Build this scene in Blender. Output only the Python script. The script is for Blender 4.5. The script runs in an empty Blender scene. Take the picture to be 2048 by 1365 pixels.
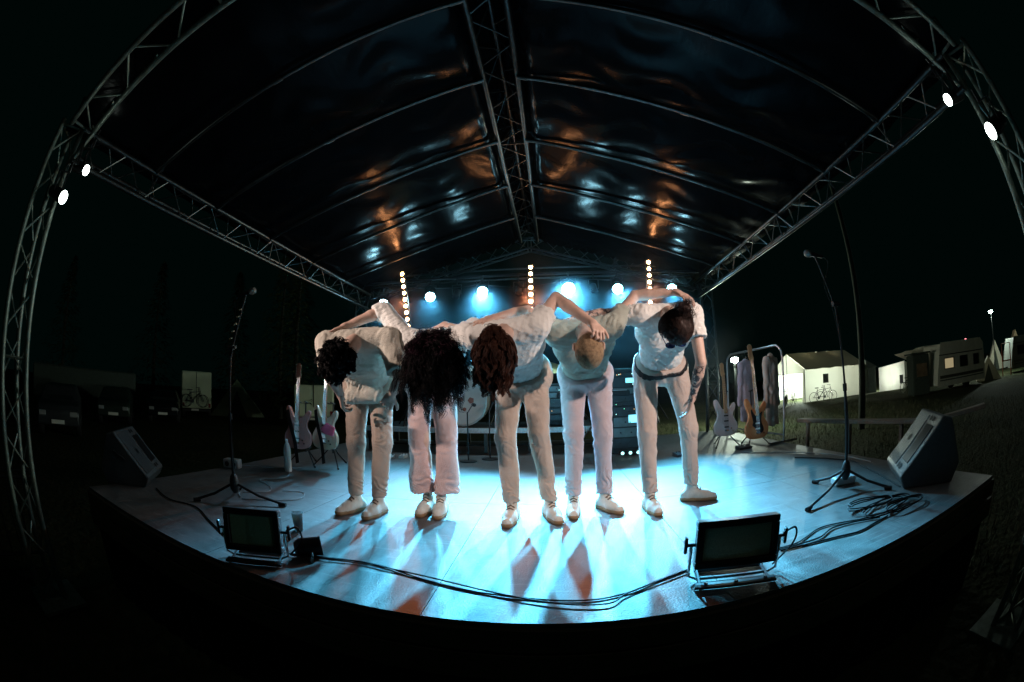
import bpy, math, random
import numpy as np
from mathutils import Vector, Matrix

scn = bpy.context.scene
col = scn.collection
R = math.radians
V = lambda *a: np.array(a, float)

# ------------------------------------------------------------------ camera
cam = bpy.data.cameras.new("camera")
cam.type = 'PANO'
cam.panorama_type = 'FISHEYE_EQUISOLID'
cam.fisheye_lens = 14.351
cam.fisheye_fov = R(220)
cam.sensor_width = 36.0
cam.clip_start = 0.02
cam.clip_end = 2000
camo = bpy.data.objects.new("camera", cam)
col.objects.link(camo)
pt, yw, rl = R(7.15), R(-5.41), R(-1.14)
Fw = V(math.sin(yw)*math.cos(pt), math.cos(yw)*math.cos(pt), math.sin(pt))
Rt = V(math.cos(yw), -math.sin(yw), 0)
Up = np.cross(Rt, Fw)
Rr = Rt*math.cos(rl)+Up*math.sin(rl)
Uu = -Rt*math.sin(rl)+Up*math.cos(rl)
m = Matrix([[Rr[i], Uu[i], -Fw[i], 0] for i in range(3)]+[[0, 0, 0, 1]])
m.translation = Vector((0.31, 0.0, 0.86))
camo.matrix_world = m
scn.camera = camo

# ------------------------------------------------------------------ world, exposure, render settings
w = bpy.data.worlds.new("World")
scn.world = w
w.use_nodes = True
bg = w.node_tree.nodes['Background']
bg.inputs[0].default_value = (0.10, 0.75, 0.62, 1)
bg.inputs[1].default_value = 0.0024
scn.view_settings.view_transform = 'Standard'
scn.view_settings.look = 'None'
scn.view_settings.exposure = 0
scn.view_settings.gamma = 1
scn.cycles.use_denoising = True
scn.cycles.max_bounces = 6
scn.cycles.diffuse_bounces = 3
scn.cycles.glossy_bounces = 3
scn.cycles.transmission_bounces = 4
scn.cycles.volume_bounces = 0
scn.cycles.transparent_max_bounces = 6
scn.cycles.sample_clamp_indirect = 4
scn.cycles.caustics_reflective = False
scn.cycles.caustics_refractive = False

BLUE = (0.11, 0.62, 1.0)
WARM = (1.0, 0.58, 0.34)


def new_light(name, kind, loc, target, power, color, parent=None, size=45, blend=.6, radius=.05):
    L = bpy.data.lights.new(name, kind)
    L.energy = power
    L.color = color
    if kind == 'SPOT':
        L.spot_size = R(size)
        L.spot_blend = blend
    L.shadow_soft_size = radius
    o = bpy.data.objects.new(name, L)
    col.objects.link(o)
    o.location = loc
    if target is not None:
        o.rotation_euler = (Vector(target)-Vector(loc)).to_track_quat('-Z', 'Y').to_euler()
    if parent is not None:
        bpy.context.view_layer.update()
        mw = parent_world(parent)
        o.parent = parent
        o.matrix_parent_inverse = mw.inverted()
    return o


def parent_world(o):
    mw = o.matrix_basis.copy()
    while o.parent:
        mw = o.parent.matrix_basis @ o.matrix_parent_inverse @ mw
        o = o.parent
    return mw


# ------------------------------------------------------------------ materials
MATS = {}


def mat(name, color=(.5, .5, .5), rough=.6, metal=0., var=0., vscale=8., bump=0., bscale=40., color2=None,
        emit=None, estr=0., spec=.5, alpha=1., stretch=(1, 1, 1), trans=0., ior=1.45, rvar=0., sheen=0., coat=0.):
    if name in MATS:
        return MATS[name]
    mt = bpy.data.materials.new(name)
    mt.use_nodes = True
    nt = mt.node_tree
    b = nt.nodes['Principled BSDF']
    b.inputs['Base Color'].default_value = (*color, 1)
    b.inputs['Roughness'].default_value = rough
    b.inputs['Metallic'].default_value = metal
    b.inputs['Specular IOR Level'].default_value = spec
    b.inputs['IOR'].default_value = ior
    b.inputs['Transmission Weight'].default_value = trans
    b.inputs['Sheen Weight'].default_value = sheen
    b.inputs['Coat Weight'].default_value = coat
    if emit:
        b.inputs['Emission Color'].default_value = (*emit, 1)
        b.inputs['Emission Strength'].default_value = estr
    if var or bump or color2 or rvar:
        tc = nt.nodes.new('ShaderNodeTexCoord')
        mp = nt.nodes.new('ShaderNodeMapping')
        mp.inputs['Scale'].default_value = stretch
        nt.links.new(tc.outputs['Object'], mp.inputs[0])
    if var or color2:
        n = nt.nodes.new('ShaderNodeTexNoise')
        n.inputs['Scale'].default_value = vscale
        n.inputs['Detail'].default_value = 5
        n.inputs['Roughness'].default_value = .65
        nt.links.new(mp.outputs[0], n.inputs['Vector'])
        rp = nt.nodes.new('ShaderNodeValToRGB')
        rp.color_ramp.elements[0].position = .32
        rp.color_ramp.elements[1].position = .68
        c2 = color2 if color2 else tuple(min(1, c*(1+var)) for c in color)
        c1 = color if color2 else tuple(c*(1-var) for c in color)
        rp.color_ramp.elements[0].color = (*c1, 1)
        rp.color_ramp.elements[1].color = (*c2, 1)
        nt.links.new(n.outputs['Fac'], rp.inputs[0])
        nt.links.new(rp.outputs[0], b.inputs['Base Color'])
        if rvar:
            mr = nt.nodes.new('ShaderNodeMapRange')
            mr.inputs['To Min'].default_value = max(0, rough-rvar)
            mr.inputs['To Max'].default_value = min(1, rough+rvar)
            nt.links.new(n.outputs['Fac'], mr.inputs['Value'])
            nt.links.new(mr.outputs[0], b.inputs['Roughness'])
    if bump:
        n2 = nt.nodes.new('ShaderNodeTexNoise')
        n2.inputs['Scale'].default_value = bscale
        n2.inputs['Detail'].default_value = 4
        nt.links.new(mp.outputs[0], n2.inputs['Vector'])
        bp = nt.nodes.new('ShaderNodeBump')
        bp.inputs['Strength'].default_value = bump
        bp.inputs['Distance'].default_value = .02
        nt.links.new(n2.outputs['Fac'], bp.inputs['Height'])
        nt.links.new(bp.outputs[0], b.inputs['Normal'])
    MATS[name] = mt
    return mt


ALU = mat('aluminium', (.06, .065, .064), .36, .9, var=.25, vscale=14, rvar=.15)
BLK = mat('black_metal', (.012, .012, .013), .45, .2, var=.3, vscale=20)
BLKP = mat('black_plastic', (.015, .015, .016), .5, 0, var=.3, vscale=30, bump=.2, bscale=200)
RUB = mat('rubber', (.01, .01, .01), .7)
CHROME = mat('chrome', (.7, .7, .7), .15, 1)
SKIN = mat('skin', (.60, .41, .33), .5, var=.12, vscale=22, bump=.12, bscale=120)
CABLE = mat('cable_rubber', (.006, .006, .007), .65, spec=.25)


# ------------------------------------------------------------------ mesh collector
class MB:
    def __init__(s):
        s.v = []
        s.f = []

    def add(s, v, f):
        n = len(s.v)
        s.v += [tuple(map(float, p)) for p in v]
        s.f += [tuple(n+i for i in q) for q in f]
        return s

    def box(s, c, d, rot=None, bev=0.):
        c = np.array(c, float)
        hx, hy, hz = [x/2 for x in d]
        if bev <= 0:
            P = [(-hx, -hy, -hz), (hx, -hy, -hz), (hx, hy, -hz), (-hx, hy, -hz), (-hx, -hy, hz), (hx, -hy, hz), (hx, hy, hz), (-hx, hy, hz)]
            F = [(0, 3, 2, 1), (4, 5, 6, 7), (0, 1, 5, 4), (1, 2, 6, 5), (2, 3, 7, 6), (3, 0, 4, 7)]
        else:
            bev = min(bev, min(hx, hy, hz)*.95)
            P = []
            F = []
            idx = {}
            for sx in (-1, 1):
                for sy in (-1, 1):
                    for sz in (-1, 1):
                        for k in range(3):
                            q = [sx*(hx-bev), sy*(hy-bev), sz*(hz-bev)]
                            q[k] = (sx*hx, sy*hy, sz*hz)[k]
                            idx[(sx, sy, sz, k)] = len(P)
                            P.append(tuple(q))
            for k in range(3):
                a, b_ = (k+1) % 3, (k+2) % 3
                for sg in (-1, 1):
                    def key(u, v_, kk=k, ss=sg):
                        t = [0, 0, 0]
                        t[kk] = ss
                        t[(kk+1) % 3] = u
                        t[(kk+2) % 3] = v_
                        return (t[0], t[1], t[2], kk)
                    q = [idx[key(-1, -1)], idx[key(1, -1)], idx[key(1, 1)], idx[key(-1, 1)]]
                    F.append(tuple(q if sg > 0 else q[::-1]))
            for k in range(3):
                a, b_ = (k+1) % 3, (k+2) % 3
                for u in (-1, 1):
                    for v_ in (-1, 1):
                        t = {}
                        t[a] = u
                        t[b_] = v_
                        def kk2(s3, which):
                            tt = dict(t)
                            tt[k] = s3
                            return idx[(tt[0], tt[1], tt[2], which)]
                        F.append((kk2(-1, a), kk2(1, a), kk2(1, b_), kk2(-1, b_)))
            for sx in (-1, 1):
                for sy in (-1, 1):
                    for sz in (-1, 1):
                        F.append(tuple(idx[(sx, sy, sz, k)] for k in range(3)))
        P = np.array(P)
        if rot is not None:
            P = P @ np.array(rot).T
        return s.add(P+c, F)

    def tube(s, pts, r, n=8, cap=True, r2=None):
        pts = [np.array(p, float) for p in pts]
        m_ = len(pts)
        rs = r if hasattr(r, '__len__') else [r+(((r2 if r2 is not None else r)-r)*i/max(1, m_-1)) for i in range(m_)]
        t0 = pts[1]-pts[0]
        t0 = t0/(np.linalg.norm(t0)+1e-9)
        ref = V(0, 0, 1) if abs(t0[2]) < .9 else V(1, 0, 0)
        u = np.cross(t0, ref)
        u /= np.linalg.norm(u)
        VV = []
        for i, p in enumerate(pts):
            a = pts[min(i+1, m_-1)]-pts[max(i-1, 0)]
            a = a/(np.linalg.norm(a)+1e-9)
            u = u-a*np.dot(u, a)
            u /= np.linalg.norm(u)+1e-9
            v_ = np.cross(a, u)
            for k in range(n):
                th = 2*math.pi*k/n
                VV.append(p+(u*math.cos(th)+v_*math.sin(th))*rs[i])
        F = []
        for i in range(m_-1):
            for k in range(n):
                a, b_ = i*n+k, i*n+(k+1) % n
                F.append((a, b_, b_+n, a+n))
        if cap:
            F.append(tuple(range(n))[::-1])
            F.append(tuple((m_-1)*n+k for k in range(n)))
        return s.add(VV, F)

    def lathe(s, prof, c=(0, 0, 0), axis=(0, 0, 1), n=24):
        ax = np.array(axis, float)
        ax /= np.linalg.norm(ax)
        ref = V(0, 0, 1) if abs(ax[2]) < .9 else V(1, 0, 0)
        u = np.cross(ax, ref)
        u /= np.linalg.norm(u)
        v_ = np.cross(ax, u)
        c = np.array(c, float)
        VV = []
        F = []
        for (r, h) in prof:
            for k in range(n):
                th = 2*math.pi*k/n
                VV.append(c+ax*h+(u*math.cos(th)+v_*math.sin(th))*r)
        for i in range(len(prof)-1):
            for k in range(n):
                a, b_ = i*n+k, i*n+(k+1) % n
                F.append((a, b_, b_+n, a+n))
        F.append(tuple(range(n))[::-1])
        F.append(tuple((len(prof)-1)*n+k for k in range(n)))
        return s.add(VV, F)

    def prism(s, poly, z0, z1, M=None, inset=0.):
        n = len(poly)
        P = np.array(poly, float)
        c = P.mean(0)
        rings = []
        if inset:
            Q = c+(P-c)*(1-inset)
            rings = [(Q, z0), (P, z0+(z1-z0)*.18), (P, z0+(z1-z0)*.82), (Q, z1)]
        else:
            rings = [(P, z0), (P, z1)]
        VV = [(x, y, z) for (q, z) in rings for (x, y) in q]
        F = []
        for i in range(len(rings)-1):
            for k in range(n):
                a, b_ = i*n+k, i*n+(k+1) % n
                F.append((a, b_, b_+n, a+n))
        F.append(tuple(range(n))[::-1])
        F.append(tuple((len(rings)-1)*n+k for k in range(n)))
        VV = np.array(VV)
        if M is not None:
            VV = VV @ np.array(M)[:, :3].T
            if np.array(M).shape[1] > 3:
                VV = VV+np.array(M)[:, 3]
        return s.add(VV, F)

    def build(s, name, material, parent=None, smooth=False):
        me = bpy.data.meshes.new(name)
        me.from_pydata(s.v, [], s.f)
        me.update()
        o = bpy.data.objects.new(name, me)
        col.objects.link(o)
        if material:
            me.materials.append(material)
        if smooth:
            me.shade_smooth()
            me.set_sharp_from_angle(angle=R(42))
        if parent is not None:
            o.parent = parent
            if s.world:
                o.matrix_parent_inverse = parent_world(parent).inverted()
        return o
    world = False


class WB(MB):        # vertices given in world coordinates even under a parent
    world = True


def tag(o, label=None, cat=None, group=None, kind=None):
    if label:
        o['label'] = label
    if cat:
        o['category'] = cat
    if group:
        o['group'] = group
    if kind:
        o['kind'] = kind
    return o


def thing(name, label, cat, loc=(0, 0, 0), rz=0, group=None):
    o = bpy.data.objects.new(name, None)
    o.empty_display_size = .1
    col.objects.link(o)
    o.location = loc
    o.rotation_euler = (0, 0, rz)
    return tag(o, label, cat, group)


def copy_tree(o, parent=None):
    c = o.copy()
    col.objects.link(c)
    if parent is not None:
        c.parent = parent
    for ch in list(o.children):
        copy_tree(ch, c)
    return c


def catmull(pts, n=8, closed=False):
    P = [np.array(p, float) for p in pts]
    out = []
    m_ = len(P)
    rng = range(m_) if closed else range(m_-1)
    for i in rng:
        p0 = P[(i-1) % m_] if closed or i > 0 else P[0]
        p1 = P[i]
        p2 = P[(i+1) % m_]
        p3 = P[(i+2) % m_] if closed or i+2 < m_ else P[-1]
        for k in range(n):
            t = k/n
            out.append(.5*((2*p1)+(-p0+p2)*t+(2*p0-5*p1+4*p2-p3)*t*t+(-p0+3*p1-3*p2+p3)*t**3))
    if not closed:
        out.append(P[-1])
    return out


# ------------------------------------------------------------------ SDF modelling (surface nets) for people
class SDF:
    def __init__(s, lo, hi, h):
        s.h = h
        s.lo = np.array(lo, float)
        s.n = np.ceil((np.array(hi)-s.lo)/h).astype(int)+1
        s.F = np.full(tuple(s.n), 1.0, np.float32)
        s.ax = [s.lo[i]+h*np.arange(s.n[i]) for i in range(3)]

    def win(s, lo, hi):
        a = np.clip(np.floor((lo-s.lo)/s.h).astype(int), 0, s.n)
        b = np.clip(np.ceil((hi-s.lo)/s.h).astype(int)+1, 0, s.n)
        if np.any(b <= a):
            return None, None
        sl = tuple(slice(a[i], b[i]) for i in range(3))
        X, Y, Z = np.meshgrid(s.ax[0][sl[0]], s.ax[1][sl[1]], s.ax[2][sl[2]], indexing='ij')
        return sl, (X, Y, Z)

    def put(s, sl, d, k):
        f = s.F[sl]
        if k > 0:
            hh = np.clip(.5+.5*(f-d)/k, 0, 1)
            s.F[sl] = f*(1-hh)+d*hh-k*hh*(1-hh)
        else:
            s.F[sl] = np.minimum(f, d)

    def cone(s, a, b, ra, rb=None, k=.02, cut=None):
        a = np.array(a, float)
        b = np.array(b, float)
        rb = ra if rb is None else rb
        pad = max(ra, rb)+k+.03
        sl, G = s.win(np.minimum(a, b)-pad, np.maximum(a, b)+pad)
        if sl is None:
            return
        ab = b-a
        L = np.dot(ab, ab)+1e-12
        q = [G[i]-a[i] for i in range(3)]
        t = np.clip((q[0]*ab[0]+q[1]*ab[1]+q[2]*ab[2])/L, 0, 1)
        d = np.sqrt((q[0]-t*ab[0])**2+(q[1]-t*ab[1])**2+(q[2]-t*ab[2])**2)-(ra+(rb-ra)*t)
        if cut is not None:
            for (p, nrm) in cut:
                nrm = np.array(nrm)/np.linalg.norm(nrm)
                d = np.maximum(d, (G[0]-p[0])*nrm[0]+(G[1]-p[1])*nrm[1]+(G[2]-p[2])*nrm[2])
        s.put(sl, d, k)

    def ell(s, c, axes, rad, k=.02, cut=None):
        c = np.array(c, float)
        A = np.array(axes, float)
        pad = max(rad)+k+.03
        sl, G = s.win(c-pad, c+pad)
        if sl is None:
            return
        q = [G[i]-c[i] for i in range(3)]
        u = [(q[0]*A[j][0]+q[1]*A[j][1]+q[2]*A[j][2])/rad[j] for j in range(3)]
        rr = np.sqrt(u[0]**2+u[1]**2+u[2]**2)
        g = np.sqrt((u[0]/rad[0])**2+(u[1]/rad[1])**2+(u[2]/rad[2])**2)+1e-6
        d = rr*(rr-1)/g
        if cut is not None:
            for (p, nrm) in cut:
                nrm = np.array(nrm)/np.linalg.norm(nrm)
                d = np.maximum(d, (G[0]-p[0])*nrm[0]+(G[1]-p[1])*nrm[1]+(G[2]-p[2])*nrm[2])
        s.put(sl, d, k)

    def half(s, p, nrm, c=None, rad=None):      # remove what lies on the side nrm points to
        nrm = np.array(nrm, float)/np.linalg.norm(nrm)
        if c is None:
            sl = tuple(slice(0, s.n[i]) for i in range(3))
            G = np.meshgrid(*s.ax, indexing='ij')
        else:
            sl, G = s.win(np.array(c)-rad, np.array(c)+rad)
            if sl is None:
                return
        d = (G[0]-p[0])*nrm[0]+(G[1]-p[1])*nrm[1]+(G[2]-p[2])*nrm[2]
        s.F[sl] = np.maximum(s.F[sl], d)

    def noise(s, amp, ks, seed=0, band=.03, ridged=False):
        rng = np.random.RandomState(seed)
        I = np.nonzero(np.abs(s.F) < band)
        P = np.stack([s.ax[i][I[i]] for i in range(3)], -1)
        tot = np.zeros(len(P))
        for kv in ks:
            kv = np.array(kv, float)
            k2 = rng.randn(3)*np.linalg.norm(kv)*.45
            k3 = rng.randn(3)*np.linalg.norm(kv)*.3
            wv = np.sin(P@kv+1.6*np.sin(P@k2+rng.rand()*6)+rng.rand()*6)
            am = .5+.5*np.sin(P@k3+rng.rand()*6)
            tot += ((1-2*np.abs(wv)) if ridged else wv)*am
        s.F[I] += (amp*tot/max(1, len(ks))**.5).astype(np.float32)

    def mesh(s, name, material, parent=None, smooth_it=1):
        F = s.F
        ins = F < 0
        nx, ny, nz = s.n-1
        c = np.zeros((nx, ny, nz), np.int8)
        for i in (0, 1):
            for j in (0, 1):
                for k in (0, 1):
                    c += ins[i:i+nx, j:j+ny, k:k+nz]
        act = (c > 0) & (c < 8)
        I = np.stack(np.nonzero(act), -1)
        if len(I) == 0:
            return None
        idm = np.full((nx, ny, nz), -1, np.int32)
        idm[tuple(I.T)] = np.arange(len(I))
        acc = np.zeros((len(I), 3))
        cnt = np.zeros(len(I))
        corners = [(i, j, k) for i in (0, 1) for j in (0, 1) for k in (0, 1)]
        for a in corners:
            for ax in range(3):
                if a[ax] == 1:
                    continue
                b = list(a)
                b[ax] = 1
                fa = F[I[:, 0]+a[0], I[:, 1]+a[1], I[:, 2]+a[2]]
                fb = F[I[:, 0]+b[0], I[:, 1]+b[1], I[:, 2]+b[2]]
                cr = (fa < 0) != (fb < 0)
                t = np.where(cr, fa/(fa-fb+1e-12), 0)
                p = np.repeat(np.array([a], float), len(I), 0)
                p[:, ax] += t
                acc += p*cr[:, None]
                cnt += cr
        Vt = s.lo+(I+acc/cnt[:, None])*s.h
        quads = []
        for ax in range(3):
            A = [slice(1, -1)]*3
            a0 = [slice(1, nx), slice(1, ny), slice(1, nz)]
            b0 = list(a0)
            a0[ax] = slice(0, (nx, ny, nz)[ax])
            b0[ax] = slice(1, (nx, ny, nz)[ax]+1)
            ia = ins[tuple(a0)]
            ib = ins[tuple(b0)]
            E = np.stack(np.nonzero(ia != ib), -1)
            if len(E) == 0:
                continue
            fl = ia[tuple(E.T)]
            off = np.array([1, 1, 1])
            off[ax] = 0
            E = E+off
            u, v_ = (ax+1) % 3, (ax+2) % 3
            def cid(du, dv):
                q = E.copy()
                q[:, u] -= du
                q[:, v_] -= dv
                return idm[tuple(q.T)]
            Q = np.stack([cid(1, 1), cid(0, 1), cid(0, 0), cid(1, 0)], -1)
            Q[~fl] = Q[~fl][:, ::-1]
            quads.append(Q)
        Q = np.concatenate(quads)
        Q = Q[(Q >= 0).all(1)]
        for _ in range(smooth_it):
            S = np.zeros_like(Vt)
            N = np.zeros(len(Vt))
            for i in range(4):
                a, b = Q[:, i], Q[:, (i+1) % 4]
                for d in range(3):
                    S[:, d] += np.bincount(a, Vt[b, d], len(Vt))
                N += np.bincount(a, minlength=len(Vt))
            Vt = np.where(N[:, None] > 0, Vt*.5+.5*S/np.maximum(N, 1)[:, None], Vt)
        o = np_mesh(name, Vt, Q, material, parent)
        return o


def np_mesh(name, Vt, Q, material, parent=None, smooth=True):
    me = bpy.data.meshes.new(name)
    Q = np.ascontiguousarray(Q, dtype=np.int32)
    me.vertices.add(len(Vt))
    me.vertices.foreach_set('co', np.ascontiguousarray(Vt, dtype=np.float32).ravel())
    me.loops.add(Q.size)
    me.loops.foreach_set('vertex_index', Q.ravel())
    me.polygons.add(len(Q))
    me.polygons.foreach_set('loop_start', np.arange(0, Q.size, Q.shape[1], dtype=np.int32))
    me.update(calc_edges=True)
    me.validate()
    me.materials.append(material)
    if smooth:
        me.shade_smooth()
    o = bpy.data.objects.new(name, me)
    col.objects.link(o)
    if parent is not None:
        o.parent = parent
        o.matrix_parent_inverse = parent_world(parent).inverted()
    return o


def strands(name, roots, dirs, length, seg, rad, material, parent, grav=.2, curl=0., cfreq=9., jitter=.2, seed=0, lvar=.3, n=3, avoid=None, clump=0., nclump=60):
    rng = np.random.RandomState(seed)
    N = len(roots)
    L = length*(1-lvar+2*lvar*rng.rand(N))
    p = np.array(roots, float)
    d = np.array(dirs, float)
    d /= np.linalg.norm(d, axis=1)[:, None]
    ref = rng.randn(N, 3)
    u = np.cross(d, ref)
    u /= np.linalg.norm(u, axis=1)[:, None]
    v_ = np.cross(d, u)
    ph = rng.rand(N)*6.28
    fr = cfreq*(.7+.6*rng.rand(N))
    pts = []
    base = p.copy()
    for i in range(seg+1):
        t = i/seg
        off = curl*min(1, t*4)*(np.cos(ph+fr*t*6.28)[:, None]*u+np.sin(ph+fr*t*6.28)[:, None]*v_)
        pts.append(base+off)
        d = d+np.array([0, 0, -grav])+rng.randn(N, 3)*jitter
        d /= np.linalg.norm(d, axis=1)[:, None]
        base = base+d*(L/seg)[:, None]
        if avoid is not None:
            c, r_ = avoid
            q = base-c
            ql = np.linalg.norm(q, axis=1)
            s_ = np.maximum(1, r_/ql)
            base = c+q*s_[:, None]
    pts = np.array(pts)            # seg+1,N,3
    if clump > 0:
        gi = rng.choice(N, min(N, nclump), replace=False)
        r0 = pts[0]
        near = gi[np.argmin(((r0[:, None, :]-r0[gi][None])**2).sum(-1), 1)]
        for i in range(seg+1):
            k_ = clump*(i/seg)**.8
            pts[i] = pts[i]*(1-k_)+pts[i][near]*k_
    tn = np.gradient(pts, axis=0)
    tn /= np.linalg.norm(tn, axis=2)[..., None]+1e-9
    a = np.cross(tn, v_[None]+.01)
    a /= np.linalg.norm(a, axis=2)[..., None]+1e-9
    b = np.cross(tn, a)
    r = rad*(1-.75*np.linspace(0, 1, seg+1)**2)
    rings = [pts+r[:, None, None]*(math.cos(2*math.pi*k/n)*a+math.sin(2*math.pi*k/n)*b) for k in range(n)]
    Vt = np.stack(rings, 2)         # seg+1,N,n,3
    Vt = Vt.transpose(1, 0, 2, 3).reshape(-1, 3)
    Q = []
    s0 = np.arange(N)[:, None, None]*(seg+1)*n
    i = np.arange(seg)[None, :, None]*n
    k = np.arange(n)[None, None, :]
    k2 = (k+1) % n
    Q = np.stack([s0+i+k, s0+i+k2, s0+i+n+k2, s0+i+n+k], -1).reshape(-1, 4)
    return np_mesh(name, Vt, Q, material, parent)

# ================================================================== SETTING
def ground_mat():
    mt = bpy.data.materials.new('grass_ground')
    mt.use_nodes = True
    nt = mt.node_tree
    b = nt.nodes['Principled BSDF']
    tc = nt.nodes.new('ShaderNodeTexCoord')
    n1 = nt.nodes.new('ShaderNodeTexNoise')
    n1.inputs['Scale'].default_value = .5
    n1.inputs['Detail'].default_value = 8
    n2 = nt.nodes.new('ShaderNodeTexNoise')
    n2.inputs['Scale'].default_value = 9
    n2.inputs['Detail'].default_value = 8
    for n in (n1, n2):
        nt.links.new(tc.outputs['Object'], n.inputs['Vector'])
    mx = nt.nodes.new('ShaderNodeMath')
    mx.operation = 'MULTIPLY'
    nt.links.new(n1.outputs['Fac'], mx.inputs[0])
    nt.links.new(n2.outputs['Fac'], mx.inputs[1])
    rp = nt.nodes.new('ShaderNodeValToRGB')
    rp.color_ramp.elements[0].position = .12
    rp.color_ramp.elements[0].color = (.02, .035, .012, 1)
    rp.color_ramp.elements[1].position = .42
    rp.color_ramp.elements[1].color = (.065, .06, .032, 1)
    nt.links.new(mx.outputs[0], rp.inputs[0])
    nt.links.new(rp.outputs[0], b.inputs['Base Color'])
    b.inputs['Roughness'].default_value = .95
    b.inputs['Specular IOR Level'].default_value = .1
    bp = nt.nodes.new('ShaderNodeBump')
    bp.inputs['Strength'].default_value = 1
    bp.inputs['Distance'].default_value = .08
    nt.links.new(n2.outputs['Fac'], bp.inputs['Height'])
    nt.links.new(bp.outputs[0], b.inputs['Normal'])
    return mt


def hgt(x, y):
    return -.9+.03*math.sin(x*.5)*math.cos(y*.4)-.0


g = MB()
xs = sorted(set([-400, -250, -150, -100, -70]+list(range(-50, 51, 2))+[70, 100, 150, 250, 400]))
vv = [(x, y, hgt(x, y)) for y in xs for x in xs]
n_ = len(xs)
g.add(vv, [(j*n_+i, j*n_+i+1, (j+1)*n_+i+1, (j+1)*n_+i) for j in range(n_-1) for i in range(n_-1)])
tag(g.build('ground', ground_mat(), smooth=True), kind='structure')

# grass blades on the lawn at the right of the stage
rng = np.random.RandomState(4)
NB = 16000
gx = 3.7+rng.rand(NB)**1.3*14
gy = -1+rng.rand(NB)*19
gz = -.9+.03*np.sin(gx*.5)*np.cos(gy*.4)
an = rng.rand(NB)*6.28
hh = .05+rng.rand(NB)*.10
wd = .006+.006*rng.rand(NB)
lx, ly = rng.randn(NB)*.03, rng.randn(NB)*.03
Vt = np.stack([np.stack([gx-np.cos(an)*wd, gy-np.sin(an)*wd, gz-.01], -1), np.stack([gx+np.cos(an)*wd, gy+np.sin(an)*wd, gz-.01], -1),
               np.stack([gx+lx, gy+ly, gz+hh], -1)], 1).reshape(-1, 3)
GRASS = mat('grass_blades', (.035, .045, .018), .7, color2=(.11, .095, .05), vscale=2)
tag(np_mesh('grass', Vt, np.arange(NB*3).reshape(-1, 3), GRASS, smooth=False), kind='stuff', cat='grass', label='short lawn grass between the stage and the tents')

# stage deck ---------------------------------------------------------
DECK = mat('deck_plywood', (.085, .078, .075), .52, color2=(.15, .142, .138), vscale=5.0, bump=.2, bscale=90, rvar=.14, stretch=(1, 1.6, 1))
dk = MB()
X0, X1, Y0, Y1 = -3.1, 3.45, 1.30, 7.05
xc = [X0, -1.85, -.15, .55, 1.75, X1]
xc = [X0, -2.58, -1.38, -.18, 1.02, 2.22, X1]
yc = [Y0, 3.0, 5.4, Y1]
for i in range(len(xc)-1):
    for j in range(len(yc)-1):
        dk.box(((xc[i]+xc[i+1])/2, (yc[j]+yc[j+1])/2, -.011), (xc[i+1]-xc[i]-.003, yc[j+1]-yc[j]-.003, .022))
def wear(mt):
    nt = mt.node_tree
    b = nt.nodes['Principled BSDF']
    src = b.inputs['Base Color'].links[0].from_socket
    tc = nt.nodes.new('ShaderNodeTexCoord')
    last = src
    for sc_, st_, thr, colr, rot_ in ((3.0, (1, 14, 1), .62, (.26, .25, .24, 1), .5), (2.2, (16, 1, 1), .64, (.03, .028, .027, 1), -.25), (9., (1, 1, 1), .66, (.035, .03, .028, 1), 0), (24., (1, 1, 1), .70, (.24, .23, .22, 1), 0)):
        mp = nt.nodes.new('ShaderNodeMapping')
        mp.inputs['Scale'].default_value = st_
        mp.inputs['Rotation'].default_value = (0, 0, rot_)
        nt.links.new(tc.outputs['Object'], mp.inputs[0])
        n = nt.nodes.new('ShaderNodeTexNoise')
        n.inputs['Scale'].default_value = sc_
        n.inputs['Detail'].default_value = 6
        n.inputs['Distortion'].default_value = .4
        nt.links.new(mp.outputs[0], n.inputs['Vector'])
        mr = nt.nodes.new('ShaderNodeMapRange')
        mr.inputs['From Min'].default_value = thr-.04
        mr.inputs['From Max'].default_value = thr+.06
        mr.inputs['To Max'].default_value = .4
        nt.links.new(n.outputs['Fac'], mr.inputs['Value'])
        mx = nt.nodes.new('ShaderNodeMix')
        mx.data_type = 'RGBA'
        nt.links.new(mr.outputs[0], mx.inputs['Factor'])
        nt.links.new(last, mx.inputs['A'])
        mx.inputs['B'].default_value = colr
        last = mx.outputs['Result']
    nt.links.new(last, b.inputs['Base Color'])


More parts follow.
